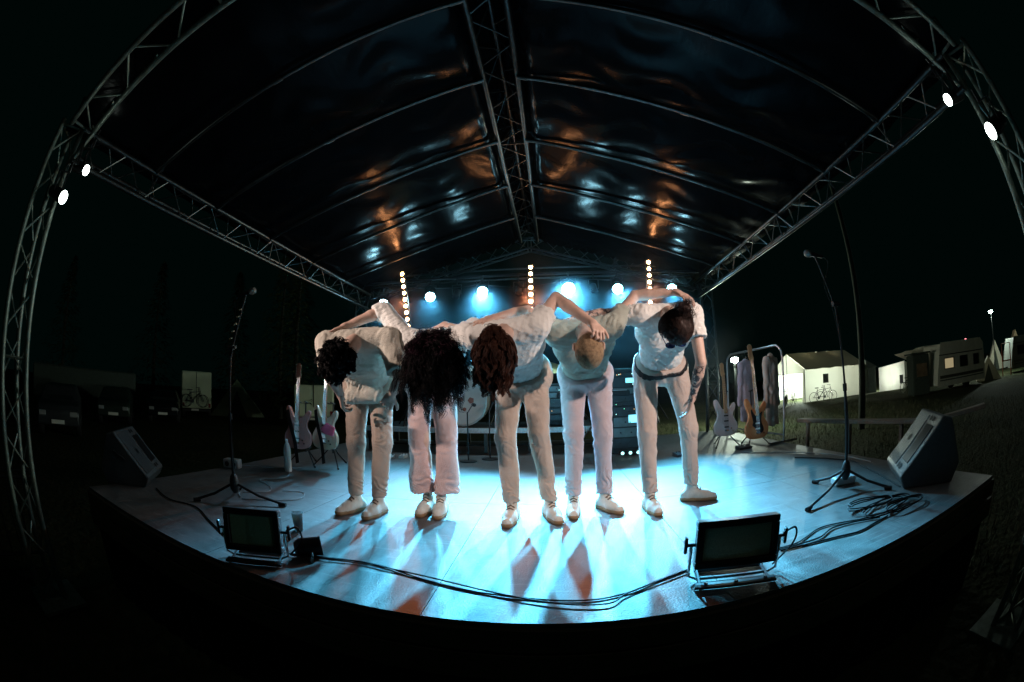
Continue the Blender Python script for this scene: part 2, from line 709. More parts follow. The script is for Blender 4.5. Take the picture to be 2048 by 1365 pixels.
wear(DECK)
tag(dk.build('stage_floor', DECK), kind='structure')
WOOD = mat('fascia_wood', (.055, .045, .028), .7, color2=(.12, .09, .055), vscale=6, bump=.3, bscale=30, stretch=(1, 8, 8))
fs = MB()
for k, (z0, z1, yo) in enumerate(((-.135, -.024, .018), (-.29, -.15, .012))):
    fs.box(((X0+X1)/2, Y0-.022+yo, (z0+z1)/2), (X1-X0, .04, z1-z0))
    fs.box((X1+.022-yo, (Y0+Y1)/2+.0, (z0+z1)/2), (.04, Y1-Y0-.05, z1-z0))
    fs.box((X0-.022+yo, (Y0+Y1)/2+.0, (z0+z1)/2), (.04, Y1-Y0-.05, z1-z0))
tag(fs.build('stage_edge_boards', WOOD), kind='structure')
sk = MB()
DARKCLOTH = mat('stage_skirt_cloth', (.01, .011, .012), .9, var=.3, vscale=5)
for (xa, ya, xb, yb) in ((X0, Y0+.03, X1, Y0+.03), (X1-.03, Y0+.03, X1-.03, Y1), (X0+.03, Y0+.03, X0+.03, Y1)):
    N = 160
    for k in range(N):
        ta, tb = k/N, (k+1)/N
        def pt_(t):
            x, y = xa+(xb-xa)*t, ya+(yb-ya)*t
            o_ = .015*math.sin(t*170)
            return (x+(o_ if xa == xb else 0), y+(o_ if ya == yb else 0))
        a, b = pt_(ta), pt_(tb)
        sk.add([(a[0], a[1], -.03), (b[0], b[1], -.03), (b[0], b[1], -.9), (a[0], a[1], -.9)], [(0, 1, 2, 3)])
tag(sk.build('stage_skirt', DARKCLOTH, smooth=True), kind='structure')


# ================================================================== STAGE CANOPY (truss frame and membrane)
def truss(a, b, offs, n=None, rc=.024, rl=.008, step=.30, mb=None):
    """triangular truss from a to b; offs: three cross-section offset vectors"""
    mb = mb or WB()
    a = np.array(a, float)
    b = np.array(b, float)
    offs = [np.array(o, float) for o in offs]
    L = np.linalg.norm(b-a)
    n = n or max(2, int(round(L/step)))
    for o in offs:
        mb.tube([a+o, b+o], rc, 10)
    for i in range(3):
        p, q = offs[i], offs[(i+1) % 3]
        for k in range(n):
            t0, t1 = (k+.08)/n, (k+.92)/n
            s0, s1 = (p, q) if k % 2 == 0 else (q, p)
            mb.tube([a+(b-a)*t0+s0, a+(b-a)*t1+s1], rl, 6, cap=False)
    for t in (0.01, .5, .99):
        for i in range(3):
            mb.tube([a+(b-a)*t+offs[i], a+(b-a)*t+offs[(i+1) % 3]], rl*1.2, 6, cap=False)
    return mb


ALU_LIT = mat('aluminium_lit', (.20, .24, .205), .42, .55, var=.3, vscale=14, rvar=.15)  # paler truss metal: light on the front arch and legs painted into its colour
canopy = thing('stage_canopy', 'gabled aluminium truss canopy with dark shiny roof sheet over the stage', 'stage roof', (0, 3.8, -.9))
HE, HR, WE, YF, YB = 2.68, 3.54, 3.0, .80, 6.85
KY = [1.70, 2.66, 3.70, 4.75, 5.80]
for s in (-1, 1):
    # eave trusses
    truss((s*WE, YF-.1, HE), (s*WE, YB, HE), [(0, 0, 0), (s*.03, 0, -.27), (s*.25, 0, -.12)]).build('eave_truss', ALU, canopy, smooth=True)
    # front gable trusses
    truss((s*(WE+.05), YF, HE+.0), (0, YF, HR+.02), [(0, 0, 0), (0, -.27, .02), (0, -.13, .26)], rc=.030, rl=.010).build('gable_truss', ALU_LIT, canopy, smooth=True)
    # back gable trusses
    truss((s*(WE+.05), YB, HE-.12), (0, YB, HR-.16), [(0, 0, 0), (0, .24, .02), (0, .10, .24)], rc=.02).build('gable_truss', ALU, canopy, smooth=True)
    # legs
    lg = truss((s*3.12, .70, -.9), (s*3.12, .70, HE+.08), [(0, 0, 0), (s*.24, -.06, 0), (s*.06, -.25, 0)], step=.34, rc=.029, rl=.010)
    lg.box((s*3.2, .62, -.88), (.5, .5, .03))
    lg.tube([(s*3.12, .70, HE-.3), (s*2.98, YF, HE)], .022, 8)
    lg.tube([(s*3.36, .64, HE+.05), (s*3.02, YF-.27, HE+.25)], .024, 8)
    lg.build('truss_leg', ALU_LIT, canopy, smooth=True)
    lg = truss((s*3.08, YB+.02, -.9), (s*3.08, YB+.02, HE-.02), [(0, 0, 0), (s*.24, .0, 0), (s*.12, .24, 0)], step=.34, rc=.022)
    lg.box((s*3.2, YB+.1, -.88), (.5, .5, .03))
    lg.build('truss_leg', ALU, canopy, smooth=True)
    # rafters (pipes) with sleeves
    for y in KY:
        rf = WB()
        a, b = V(s*.15, y, HR-.02), V(s*WE, y, HE)
        rf.tube([a, b], .022, 10)
        for t in (.02, .5, .97):
            c = a+(b-a)*t
            d = (b-a)/np.linalg.norm(b-a)*.04
            rf.tube([c-d, c+d], .028, 10)
        rf.build('rafter', ALU, canopy, smooth=True)
truss((0, YF-.15, HR), (0, YB+.1, HR), [(-.15, 0, 0), (.15, 0, 0), (0, 0, .25)], step=.31, rc=.026).build('ridge_truss', ALU, canopy, smooth=True)
# tie pipes at the back
tp = WB()
tp.tube([(-3.1, YB-.05, 2.98), (3.1, YB-.05, 2.98)], .016, 8)
tp.tube([(-3.1, YB-.05, 2.80), (3.1, YB-.05, 2.80)], .016, 8)
tp.build('tie_pipe', ALU, canopy, smooth=True)


for s in (-1, 1):
    cb_ = WB()
    pts_ = [(s*(WE+.02), y_, HE+.03-.05*abs(math.sin(y_*2.1))) for y_ in np.linspace(YF, YB, 26)]
    cb_.tube(catmull(pts_, 2), .009, 5)
    cb_.build('cable_run', CABLE, canopy)
    for y_ in [YF]+KY:
        st_ = WB()
        st_.tube([(s*(WE-.02), y_+.06, HE+.06), (s*(WE+.13), y_+.06, HE-.13), (s*(WE+.03), y_+.06, HE-.29)], .010, 4)
        st_.build('tension_strap', BLKP, canopy)


def membrane():
    mt = bpy.data.materials.new('roof_sheet')
    mt.use_nodes = True
    nt = mt.node_tree
    b = nt.nodes['Principled BSDF']
    b.inputs['Base Color'].default_value = (.003, .004, .005, 1)
    b.inputs['Roughness'].default_value = .21
    b.inputs['Specular IOR Level'].default_value = .06
    tc = nt.nodes.new('ShaderNodeTexCoord')
    mp = nt.nodes.new('ShaderNodeMapping')
    mp.inputs['Scale'].default_value = (2.2, .9, 1)
    mp.inputs['Rotation'].default_value = (0, 0, .35)
    nt.links.new(tc.outputs['Object'], mp.inputs[0])
    nz = nt.nodes.new('ShaderNodeTexNoise')
    nz.inputs['Scale'].default_value = 5
    nz.inputs['Detail'].default_value = 6
    nz.inputs['Distortion'].default_value = .6
    nt.links.new(mp.outputs[0], nz.inputs['Vector'])
    bp = nt.nodes.new('ShaderNodeBump')
    bp.inputs['Strength'].default_value = .07
    bp.inputs['Distance'].default_value = .05
    nt.links.new(nz.outputs['Fac'], bp.inputs['Height'])
    nt.links.new(bp.outputs[0], b.inputs['Normal'])
    return mt


rs = np.random.RandomState(7)
rm = WB()
NX, NYY = 84, 200
ys = np.linspace(YF-.28, YB+.15, NYY)
for s in (-1, 1):
    P = []
    for y in ys:
        kk = min([abs(y-q) for q in KY+[YF, YB]])
        for i in range(NX+1):
            t = i/NX
            x = s*t*(WE+.22)
            z = HR+.30-(HR-HE)*t*1.04-(.26-.08)*0
            z -= .22*min(1, t*6)*.0
            bay = sum(1 for q in KY if y >= q)
            e_ = [YF-.28]+KY+[YB+.15]
            tau = (y-e_[bay])/(e_[bay+1]-e_[bay])
            g_ = min(tau/.62, (1-tau)/.38)
            g_ = g_ if g_ < .6 else .6+.28*math.sin(min(1, (g_-.6)/.4)*math.pi/2)
            sag = [.05, .045, .045, .035, .025, .015][bay]*g_*math.sin(math.pi*min(1, .08+t*.92))**.35
            wr = [.005, .0130, .0115, .0075, .0045, .003][bay]*math.sin(15*y+1.6*math.sin(2.1*x+bay)+bay*2.3+1.5*math.sin(8.3*x+2*bay))*(.5+.5*math.sin(8.2*x+2*math.sin(4*y)+bay*1.7+s))*math.sin(math.pi*min(1, max(0, tau)))**.5
            wr += .0035*math.sin(6*y+8*t*s+3*math.sin(4*t+y*2)+bay*2)+.0022*math.sin(5*y+23*t+3*math.sin(6*t*s+2.3*y))*math.sin(9*t+2*y+bay)
            wr += .0032*math.sin(34*t+2.5*math.sin(2.2*y+bay)+1.7*math.sin(11*t+y))*(.3+.7*math.sin(5*t+1.7*y+bay*1.3)**2)
            P.append((x, y, z-.24*min(1, t*12)+sag*-1+wr))
    n1 = NX+1
    rm.add(P, [(j*n1+i, j*n1+i+1, (j+1)*n1+i+1, (j+1)*n1+i) for j in range(NYY-1) for i in range(NX)])
rm.build('roof_membrane', membrane(), canopy, smooth=True)

# ================================================================== LIGHTS ON THE RIG
LENSB = mat('lit_lens_blue', (.8, .9, 1), .4, emit=(.35, .80, 1.0), estr=125)
LENSW = mat('lit_lens_warm', (.9, .8, .7), .4, emit=(.86, 1.0, .90), estr=20)
DOT = mat('lit_led_warm', (1, .8, .6), .4, emit=(1.0, .40, .15), estr=110)


def par_light(label, loc, aim, lens_mat, power, color, r=.085, size=60, group=None, rad=.06, length=.22):
    t = thing('stage_light', label, 'stage light', loc, 0, group)
    q = (Vector(aim)-Vector(loc)).to_track_quat('-Z', 'Y')
    Mx = np.array(q.to_matrix())
    def W(p):
        return Mx@np.array(p, float)+np.array(loc)
    ax = Mx@V(0, 0, -1)
    b = WB()
    b.lathe([(r*.5, length), (r*.85, length*.92), (r*1.0, length*.55), (r*1.04, .0), (r*.99, -.002), (r*.99, .02), (r*.9, .03)], W((0, 0, -.03)), -ax, 24)
    b.build('housing', BLK, t, smooth=True)
    le = WB()
    le.lathe([(r*.98, 0), (r*.93, -.012), (r*.6, -.022), (.002, -.026)], W((0, 0, -.034)), -ax, 24)
    le.build('lens', lens_mat, t, smooth=True)
    y = WB()
    top = np.array(loc)+V(0, 0, .22)
    sd = Mx@V(1, 0, 0)
    c = W((0, 0, length*.35))
    y.tube([c-sd*r*1.15, c-sd*r*1.25+V(0, 0, .16), top-V(0, 0, .03), c+sd*r*1.25+V(0, 0, .16), c+sd*r*1.15], .008, 6)
    y.tube([top-V(0, 0, .03), top+V(0, 0, .06)], .014, 8)
    y.build('yoke', BLK, t)
    new_light('beam', 'SPOT', tuple(W((0, 0, -.08))), aim, power, color, t, size, .95, rad)
    return t


BP = [(-2.56, 6.5, 2.42), (-1.69, 6.5, 2.49), (-.78, 6.5, 2.53), (.64, 6.5, 2.52), (1.46, 6.5, 2.50), (2.41, 6.5, 2.49)]
AIM = [(-1.15, 3.2, 0), (-.6, 2.7, 0), (-.1, 2.2, 0), (.55, 2.2, .2), (1.05, 2.6, 0), (1.8, 3.1, 0)]
PW = [500, 1400, 4100, 6400, 4700, 2000]
names = ['leftmost blue stage lamp above the raised elbow of the first bowing person',
         'second blue stage lamp from the left, right of the left lamp column',
         'third blue stage lamp from the left, left of the middle lamp column',
         'brightest blue stage lamp, just right of the middle lamp column',
         'blue stage lamp just left of the right lamp column',
         'rightmost blue stage lamp above the bun haired person']
for p, a, pw, nm in zip(BP, AIM, PW, names):
    par_light(nm, p, a, LENSB, pw, BLUE, r=.10 if pw == 6400 else .082, size=40, group='blue lamps along the back of the stage')
lb = thing('lighting_bar', 'horizontal black pipe carrying the blue lamps behind the drums', 'pipe', (0, 6.5, 2.79))
q = WB()
q.tube([(-3.05, 6.52, 2.79), (3.05, 6.52, 2.79)], .024, 10)
q.build('pipe', BLK, lb, smooth=True)
for s in (-1, 1):
    q = WB()
    q.tube([(s*3.05, 6.52, 2.79), (s*3.08, 6.8, 2.79)], .02, 8)
    q.build('bracket', BLK, lb)

for k, (xa, xb) in enumerate(zip([p[0] for p in BP][:-1], [p[0] for p in BP][1:])):
    q = WB()
    q.tube(catmull([(xa, 6.5, 2.72), (xa+.12, 6.48, 2.62), ((xa+xb)/2, 6.48, 2.66-.05*(k % 3)), (xb-.12, 6.48, 2.64), (xb, 6.5, 2.72)], 6), .008, 5)
    q.build('power_cable', CABLE, lb)
for k, (x, lab) in enumerate(((-1.22, 'small unlit lamp hanging between the second and third blue lamps'), (-.18, 'small unlit lamp hanging just left of the middle lamp column'), (1.06, 'small unlit lamp hanging between the two blue lamps right of centre'))):
    t = thing('unlit_stage_light', lab, 'stage light', (x, 6.52, 2.5), 0, 'unlit lamps on the lighting pipe')
    q = WB()
    q.lathe([(.03, -.10), (.055, -.08), (.06, .06), (.066, .07), (.058, .07), (.05, .03), (.001, .03)], (x, 6.5, 2.50), (.1*(k-1), -.5, -.85), 18)
    q.build('housing', BLKP, t, smooth=True)
    q = WB()
    q.tube([(x-.075, 6.5, 2.5), (x-.08, 6.5, 2.66), (x+.08, 6.5, 2.66), (x+.075, 6.5, 2.5)], .007, 6)
    q.tube([(x, 6.5, 2.66), (x, 6.52, 2.80)], .012, 6)
    q.build('yoke', ALU, t)

# warm LED columns on stands
def led_column(label, top, bot, ndots):
    t = thing('light_column', label, 'light bar', (bot[0], bot[1], .33), 0, 'warm lamp columns on the drum riser')
    top, bot = np.array(top), np.array(bot)
    d = top-bot
    b = WB()
    ax = d/np.linalg.norm(d)
    c = (top+bot)/2
    X = V(1, 0, 0)-ax*ax[0]
    X /= np.linalg.norm(X)
    Yv = np.cross(ax, X)
    b.box(c+V(0, .03, 0), (.085, .05, np.linalg.norm(d)+.09), rot=np.stack([X, Yv, ax], 1), bev=.008)
    b.build('housing', BLK, t)
    for k in range(ndots):
        p = bot+d*(k/(ndots-1))
        l = WB()
        l.lathe([(.028, 0), (.026, .004), (.014, .007), (.001, .008)], p+V(0, .004, 0), (0, -1, 0), 14)
        l.build('lamp', DOT, t, smooth=True)
    st = WB()
    st.tube([(bot[0], bot[1]+.05, .62), (bot[0], bot[1]+.05, bot[2]+.2)], .016, 8)
    for k in range(3):
        a = k*2.094+.5
        st.tube([(bot[0], bot[1]+.05, .72), (bot[0]+.30*math.cos(a), bot[1]+.05+.30*math.sin(a), .345)], .011, 6)
    st.build('stand', BLK, t)
    new_light('warm_beam', 'SPOT', (c[0], c[1]-.05, c[2]), (c[0]*.3+.3, 1.9, 0), 230, (1, .27, .11), t, 52, .9, .09)
    return t


led_column('left column of warm white round lamps above the curly haired person', (-2.03, 6.0, 2.77), (-1.88, 6.0, 1.80), 10)
led_column('middle column of warm white round lamps beside the brightest blue lamp', (.05, 6.0, 2.75), (.03, 6.0, 1.78), 10)
led_column('right column of warm white round lamps above the tallest person', (1.91, 6.0, 2.79), (1.86, 6.0, 1.82), 10)

# four front lamps on the front legs
FL = [((-2.98, .72, 2.10), 'lower white front lamp on the left truss leg', 300, .085), ((-2.98, .86, 2.37), 'upper white front lamp by the left roof corner', 200, .07),
      ((2.98, .62, 2.05), 'large white front lamp on the right truss leg', 380, .09), ((2.98, .86, 2.39), 'upper white front lamp by the right roof corner', 200, .07)]
for p, nm, pw, r in FL:
    lo_ = p[2] < 2.2
    par_light(nm, p, ((-.05, 2.8, .80) if p[0] < 0 else (.62, 2.68, .68)) if lo_ else ((2.4, 4.4, .6) if p[0] < 0 else (-2.1, 3.75, .6)), LENSW, pw*(1.02 if lo_ else (.8 if p[0] < 0 else .4)), (1, .78, .69), r=r*.62, size=(35 if p[0] < 0 else 44) if lo_ else 24, group='white front lamps on the truss legs', rad=.03)

# ================================================================== PEOPLE
nrm = lambda v: np.array(v, float)/(np.linalg.norm(v)+1e-12)

def tattoo_skin():
    mt = SKIN.copy()
    mt.name = 'tattooed_skin'
    nt = mt.node_tree
    b = nt.nodes['Principled BSDF']
    src = b.inputs['Base Color'].links[0].from_socket
    tc = nt.nodes.new('ShaderNodeTexCoord')
    sp = nt.nodes.new('ShaderNodeSeparateXYZ')
    nt.links.new(tc.outputs['Object'], sp.inputs[0])
    n = nt.nodes.new('ShaderNodeTexNoise')
    n.inputs['Scale'].default_value = 26
    n.inputs['Detail'].default_value = 3
    n.inputs['Distortion'].default_value = 1.5
    nt.links.new(tc.outputs['Object'], n.inputs['Vector'])
    def cmp(sock, op, v):
        q = nt.nodes.new('ShaderNodeMath')
        q.operation = op
        q.inputs[1].default_value = v
        nt.links.new(sock, q.inputs[0])
        return q.outputs[0]
    def comb(a, c, op):
        q = nt.nodes.new('ShaderNodeMath')
        q.operation = op
        nt.links.new(a, q.inputs[0])
        nt.links.new(c, q.inputs[1])
        return q.outputs[0]
    m1 = cmp(sp.outputs['X'], 'LESS_THAN', .80)
    m2 = comb(cmp(sp.outputs['X'], 'GREATER_THAN', 1.17), comb(cmp(sp.outputs['Z'], 'LESS_THAN', .97), cmp(sp.outputs['Z'], 'GREATER_THAN', .74), 'MULTIPLY'), 'MULTIPLY')
    mk = comb(comb(m1, m2, 'MAXIMUM'), cmp(n.outputs['Fac'], 'GREATER_THAN', .50), 'MULTIPLY')
    mx = nt.nodes.new('ShaderNodeMix')
    mx.data_type = 'RGBA'
    nt.links.new(mk, mx.inputs['Factor'])
    nt.links.new(src, mx.inputs['A'])
    mx.inputs['B'].default_value = (.10, .08, .08, 1)
    nt.links.new(mx.outputs['Result'], b.inputs['Base Color'])
    return mt


JT = {
'p1': {'ankR': [-1.063, 2.565, 0.1], 'ankL': [-0.882, 2.559, 0.1], 'knR': [-1.037, 2.562, 0.508], 'knL': [-0.826, 2.56, 0.52], 'hipR': [-1.064, 2.66, 0.885], 'hipL': [-0.869, 2.66, 0.887], 'shR': [-1.085, 2.24, 1.165], 'shL': [-0.68, 2.34, 1.19], 'head': [-0.870, 2.05, 1.035], 'armR': [[-0.977, 2.12, 0.966], [-0.994, 2.28, 0.842], [-1.012, 2.33, 0.771]], 'armL': [[-0.57, 2.26, 0.936], [-0.671, 2.36, 0.84], [-0.747, 2.42, 0.756]], 'toeR': [-1.059, 2.365, 0.03], 'toeL': [-0.856, 2.359, 0.03]},
'p2': {'ankR': [-0.57, 2.74, 0.1], 'ankL': [-0.469, 2.727, 0.1], 'knR': [-0.578, 2.69, 0.533], 'knL': [-0.421, 2.684, 0.538], 'hipR': [-0.612, 2.74, 0.899], 'hipL': [-0.428, 2.74, 0.898], 'shR': [-0.534, 2.38, 1.156], 'shL': [-0.245, 2.38, 1.178], 'head': [-0.31, 2.1, 1.031], 'armR': [[-0.774, 2.46, 1.399], [-0.979, 2.3, 1.276], [-1.057, 2.25, 1.239]], 'armL': [[-0.148, 2.62, 1.305], [0.081, 2.66, 1.337], [0.147, 2.66, 1.334]], 'toeR': [-0.551, 2.54, 0.03], 'toeL': [-0.414, 2.527, 0.03]},
'p3': {'ankR': [0.042, 2.616, 0.1], 'ankL': [0.29, 2.672, 0.1], 'knR': [0.014, 2.588, 0.569], 'knL': [0.224, 2.616, 0.596], 'hipR': [0.033, 2.66, 0.934], 'hipL': [0.204, 2.66, 0.946], 'shR': [-0.104, 2.28, 1.172], 'shL': [0.232, 2.28, 1.218], 'head': [0.029, 2.04, 1.062], 'armR': [[-0.361, 2.52, 1.281], [-0.593, 2.6, 1.183], [-0.648, 2.6, 1.151]], 'armL': [[0.354, 2.38, 1.412], [0.55, 2.22, 1.221], [0.578, 2.15, 1.155]], 'toeR': [0.04, 2.416, 0.03], 'toeL': [0.328, 2.472, 0.03]},
'p4': {'ankR': [0.452, 2.778, 0.1], 'ankL': [0.676, 2.81, 0.1], 'knR': [0.453, 2.769, 0.556], 'knL': [0.654, 2.785, 0.564], 'hipR': [0.459, 2.86, 0.944], 'hipL': [0.646, 2.86, 0.938], 'shR': [0.347, 2.5, 1.211], 'shL': [0.693, 2.5, 1.241], 'head': [0.525, 2.26, 1.074], 'armR': [[0.169, 2.6, 1.382], [-0.057, 2.36, 1.289], [-0.121, 2.22, 1.239]], 'armL': [[0.885, 2.6, 1.463], [1.146, 2.52, 1.467], [1.232, 2.4, 1.386]], 'toeR': [0.443, 2.578, 0.03], 'toeL': [0.707, 2.61, 0.03]},
'p5': {'ankR': [0.983, 2.718, 0.1], 'ankL': [1.331, 2.821, 0.1], 'knR': [0.961, 2.759, 0.549], 'knL': [1.293, 2.811, 0.538], 'hipR': [0.993, 2.9, 0.968], 'hipL': [1.234, 2.9, 0.968], 'shR': [0.907, 2.52, 1.313], 'shL': [1.264, 2.54, 1.323], 'head': [1.053, 2.28, 1.197], 'armR': [[0.643, 2.62, 1.351], [0.414, 2.72, 1.319], [0.363, 2.72, 1.303]], 'armL': [[1.278, 2.48, 0.998], [1.244, 2.58, 0.777], [1.224, 2.62, 0.677]], 'toeR': [0.961, 2.548, 0.03], 'toeL': [1.414, 2.651, 0.03]},
}


def put_hand(S, w_, d, n, thumb, curl=.5, sc=1.0, spread=1.0):
    d = nrm(d)
    n = nrm(np.array(n)-d*np.dot(n, d))
    lat = np.cross(d, n)*thumb
    w_ = np.array(w_, float)
    offs = [.033, .011, -.011, -.032]       # index .. little, thumb side first
    lens = [(.042, .026, .020), (.046, .029, .022), (.042, .027, .020), (.033, .021, .018)]
    for i, o in enumerate(offs):
        kn = w_+d*(.088-.006*abs(i-1))*sc+lat*o*sc
        S.cone(w_+lat*o*.55*sc+d*.006, kn, .0165*sc, .0120*sc, .008)
        p = kn
        dd = nrm(d+lat*o*5.5*spread)
        ang = curl*.5
        for j, L in enumerate(lens[i]):
            dv = dd*math.cos(ang)+n*math.sin(ang)
            q = p+dv*L*sc
            S.cone(p, q, (.0094-.0008*j)*sc, (.0088-.0009*j)*sc, .0015)
            p = q
            ang += curl*.8
    b0 = w_+d*.022*sc+lat*.028*sc
    t1 = b0+nrm(d*.75+lat*.9+n*.25)*.045*sc
    t2 = t1+nrm(d*.95+lat*.35+n*.35)*.032*sc
    t3 = t2+nrm(d+lat*.1+n*.4)*.024*sc
    S.cone(w_+d*.012, b0, .017*sc, .016*sc, .008)
    S.cone(b0, t1, .0145*sc, .0115*sc, .006)
    S.cone(t1, t2, .0112*sc, .0102*sc, .003)
    S.cone(t2, t3, .0102*sc, .0085*sc, .003)


def torso_frames(J):
    hm = (V(*J['hipR'])+V(*J['hipL']))/2
    sm = (V(*J['shR'])+V(*J['shL']))/2
    t = nrm(sm-hm)
    l = nrm(V(*J['shL'])-V(*J['shR']))
    lh = nrm(V(*J['hipL'])-V(*J['hipR']))
    b = nrm(np.cross(t, l))
    if b[2] < 0:
        b = -b
    return hm, sm, t, l, lh, b, np.linalg.norm(sm-hm)


def torso(S, J, g=0., k=.07, lower=True, w_=1.0):
    hm, sm, t, l, lh, b, L = torso_frames(J)
    wc = hm+t*L*.36+b*.045
    cc = hm+t*L*.68+b*.045
    uc = sm-t*L*.10+b*.02
    if lower:
        S.cone(hm-lh*.075*w_+V(0, .02, .02), hm+lh*.075*w_+V(0, .02, .02), .112+g, None, k)
    S.cone(hm-lh*.045+V(0, .01, .06), hm+lh*.045+V(0, .01, .06), .105+g, None, k)
    S.cone(wc-l*.055*w_, wc+l*.055*w_, .100+g, None, k)
    S.cone(cc-l*.085*w_, cc+l*.085*w_, .108+g, None, k)
    S.cone(uc-l*.10*w_, uc+l*.10*w_, .088+g, None, k)
    S.cone(V(*J['shR']), V(*J['shL']), .058+g, None, k*.7)
    return wc, cc, uc


def make_person(J, label, skin, shirt, pants, shoe, hair_fn, crown, face, lean, sleeveR, sleeveL, handR, handL,
                wide=False, belt=False, seed=1, feet=None, sleeve_r=.06, longtail=0., skin_h=.0058):
    J = {k: (V(*v) if not isinstance(v[0], list) else [V(*q) for q in v]) for k, v in J.items()}
    hm, sm, t, l, lh, b, L = torso_frames(J)
    root = thing('person', label, 'person', (hm[0], (J['ankR'][1]+J['ankL'][1])/2, 0))
    hd = J['head']
    c = nrm(crown)
    f = nrm(np.array(face)-c*np.dot(face, c))
    s = np.cross(f, c)                       # lateral
    allp = [hm, sm, hd, J['ankR'], J['ankL'], J['toeR'], J['toeL']]+J['armR']+J['armL']+[J['shR'], J['shL']]
    lo = np.min(allp, 0)-.17
    hi = np.max(allp, 0)+.17
    lo[2] = -.01
    # ---- body (one continuous surface)
    S = SDF(lo, hi, skin_h)
    torso(S, J, -.018, .06)
    for sd in 'RL':
        hip, kn, an = J['hip'+sd], J['kn'+sd], J['ank'+sd]
        S.cone(hip, kn, .080, .054, .03)
        S.cone(kn, an+V(0, 0, .03), .050, .032, .02)
        S.cone((kn*.72+an*.28)+V(0, .02, 0), (kn*.4+an*.6)+V(0, .012, 0), .046, .036, .03)
        toe = J['toe'+sd]
        S.cone(an+V(0, 0, .02), an+V(0, 0, -.05), .028, .018, .01)
        sh = J['sh'+sd]
        el, wr, hd_ = J['arm'+sd]
        S.cone(sm+(sh-sm)*.55+b*.01, sh, .062, .056, .04)
        S.cone(sh, el, .049, .036, .022)
        S.cone(el, el+(wr-el)*.33, .037, .039, .008)
        S.cone(el+(wr-el)*.33, wr, .039, .0235, .008)
    for sd, hp in (('R', handR), ('L', handL)):
        if hp is None:
            continue
        el, wr, h3 = J['arm'+sd]
        S.cone(wr, wr+(h3-wr)*.15, .026, .024, .01)
        put_hand(S, wr, h3-wr, hp[0], hp[1], hp[2], hp[3] if len(hp) > 3 else 1.0, .8)
    # neck and head
    nb = hd-c*.075-f*.015
    S.cone(sm+b*.015, nb, .058, .054, .03)
    S.ell(hd+c*.012-f*.012, (s, f, c), (.076, .094, .098), .02)
    S.ell(hd+f*.022-c*.055, (s, f, c), (.058, .066, .066), .03)         # lower face
    S.cone(hd+f*.078-c*.098, hd+f*.070-c*.095, .020, .022, .02)         # chin
    S.cone(hd+f*.088+c*.004, hd+f*.112-c*.035, .009, .013, .008)        # nose
    for q in (-1, 1):
        S.cone(hd+f*.105-c*.038+s*q*.012, hd+f*.104-c*.039+s*q*.010, .008, .008, .004)
        S.cone(hd+f*.082-c*.004+s*q*.020, hd+f*.076-c*.004+s*q*.048, .012, .012, .01)   # brow
        S.ell(hd+f*.079-c*.020+s*q*.031, (s, f, c), (.013, .011, .010), .003)           # eye
        S.ell(hd+s*q*.078-c*.028-f*.012, (s*.5+f*.8, c, np.cross(s*.5+f*.8, c)), (.018, .030, .010), .006)    # ear
        S.ell(hd+s*q*.086-c*.020-f*.016, (f, c, s), (.019, .028, .006), .004)
    S.cone(hd+f*.094-c*.064-s*.020, hd+f*.094-c*.064+s*.020, .008, .008, .003)          # lips
    S.cone(hd+f*.091-c*.075-s*.016, hd+f*.091-c*.075+s*.016, .008, .008, .003)
    S.noise(.0012, [(60, 20, 30), (20, 70, 40)], seed)
    body = S.mesh('body', skin, root, 1)
    # ---- shirt
    cut_w = hm+t*L*.10
    hi2 = np.maximum(np.max([J['shR'], J['shL'], hm, sm, J['armR'][0], J['armL'][0]], 0), 0)+.20
    lo2 = np.min([J['shR'], J['shL'], hm, sm, J['armR'][0], J['armL'][0], J['armR'][1] if sleeveR > 1 else sm], 0)-.20
    S = SDF(lo2, hi2, .0070)
    wc, cc, uc = torso(S, J, .010, .05, lower=False)
    # cloth hanging below the belly and chest
    S.cone(wc-V(0, 0, .055)-l*.05, wc-V(0, 0, .055)+l*.05, .085, None, .05)
    S.cone(cc-V(0, 0, .065)-l*.07, cc-V(0, 0, .065)+l*.07, .085, None, .06)
    if longtail:
        S.cone(hm+t*L*.25-V(0, .06, .10+longtail)-l*.09, hm+t*L*.25-V(0, .06, .10+longtail)+l*.09, .045, None, .08)
    for sd, sl in (('R', sleeveR), ('L', sleeveL)):
        sh = J['sh'+sd]
        el, wr, h3 = J['arm'+sd]
        if sl > 1:
            end = el+(wr-el)*(sl-1)
            S.cone(sh, el, sleeve_r+.004, sleeve_r-.006, .035)
            S.cone(el, el+(wr-el)*(sl-1+.15), sleeve_r-.006, sleeve_r-.008, .02, cut=[(end, wr-el)])
        else:
            end = sh+(el-sh)*sl
            S.cone(sh, sh+(el-sh)*(sl+.2), sleeve_r+.006, sleeve_r+.006, .035, cut=[(end, el-sh)])
    # neck hole
    q = hd-c*.02
    sl_, G = S.win(sm+t*.02-.14, sm+t*.02+.14)
    if sl_ is not None:
        d = np.sqrt(sum((G[i]-(nb[i]*.6+sm[i]*.4))**2 for i in range(3)))-.072
        S.F[sl_] = np.maximum(S.F[sl_], -d)
    S.noise(.0064, [tuple(rngv(seed+i)*sc_) for i, sc_ in enumerate((38, 52, 70, 90))], seed, ridged=True)
    S.noise(.0042, [tuple(nrm(l*.3+t)*sc_) for sc_ in (45, 75, 110)], seed+5, ridged=True)
    if not longtail:
        S.half(cut_w, -t, cut_w, .28)
    sh_o = S.mesh('shirt', shirt, root, 1)
    # ---- trousers
    kp = [hm, J['knR'], J['knL'], J['ankR'], J['ankL'], cut_w]
    S = SDF(np.min(kp, 0)-.2, np.max(kp, 0)+.2, .0068)
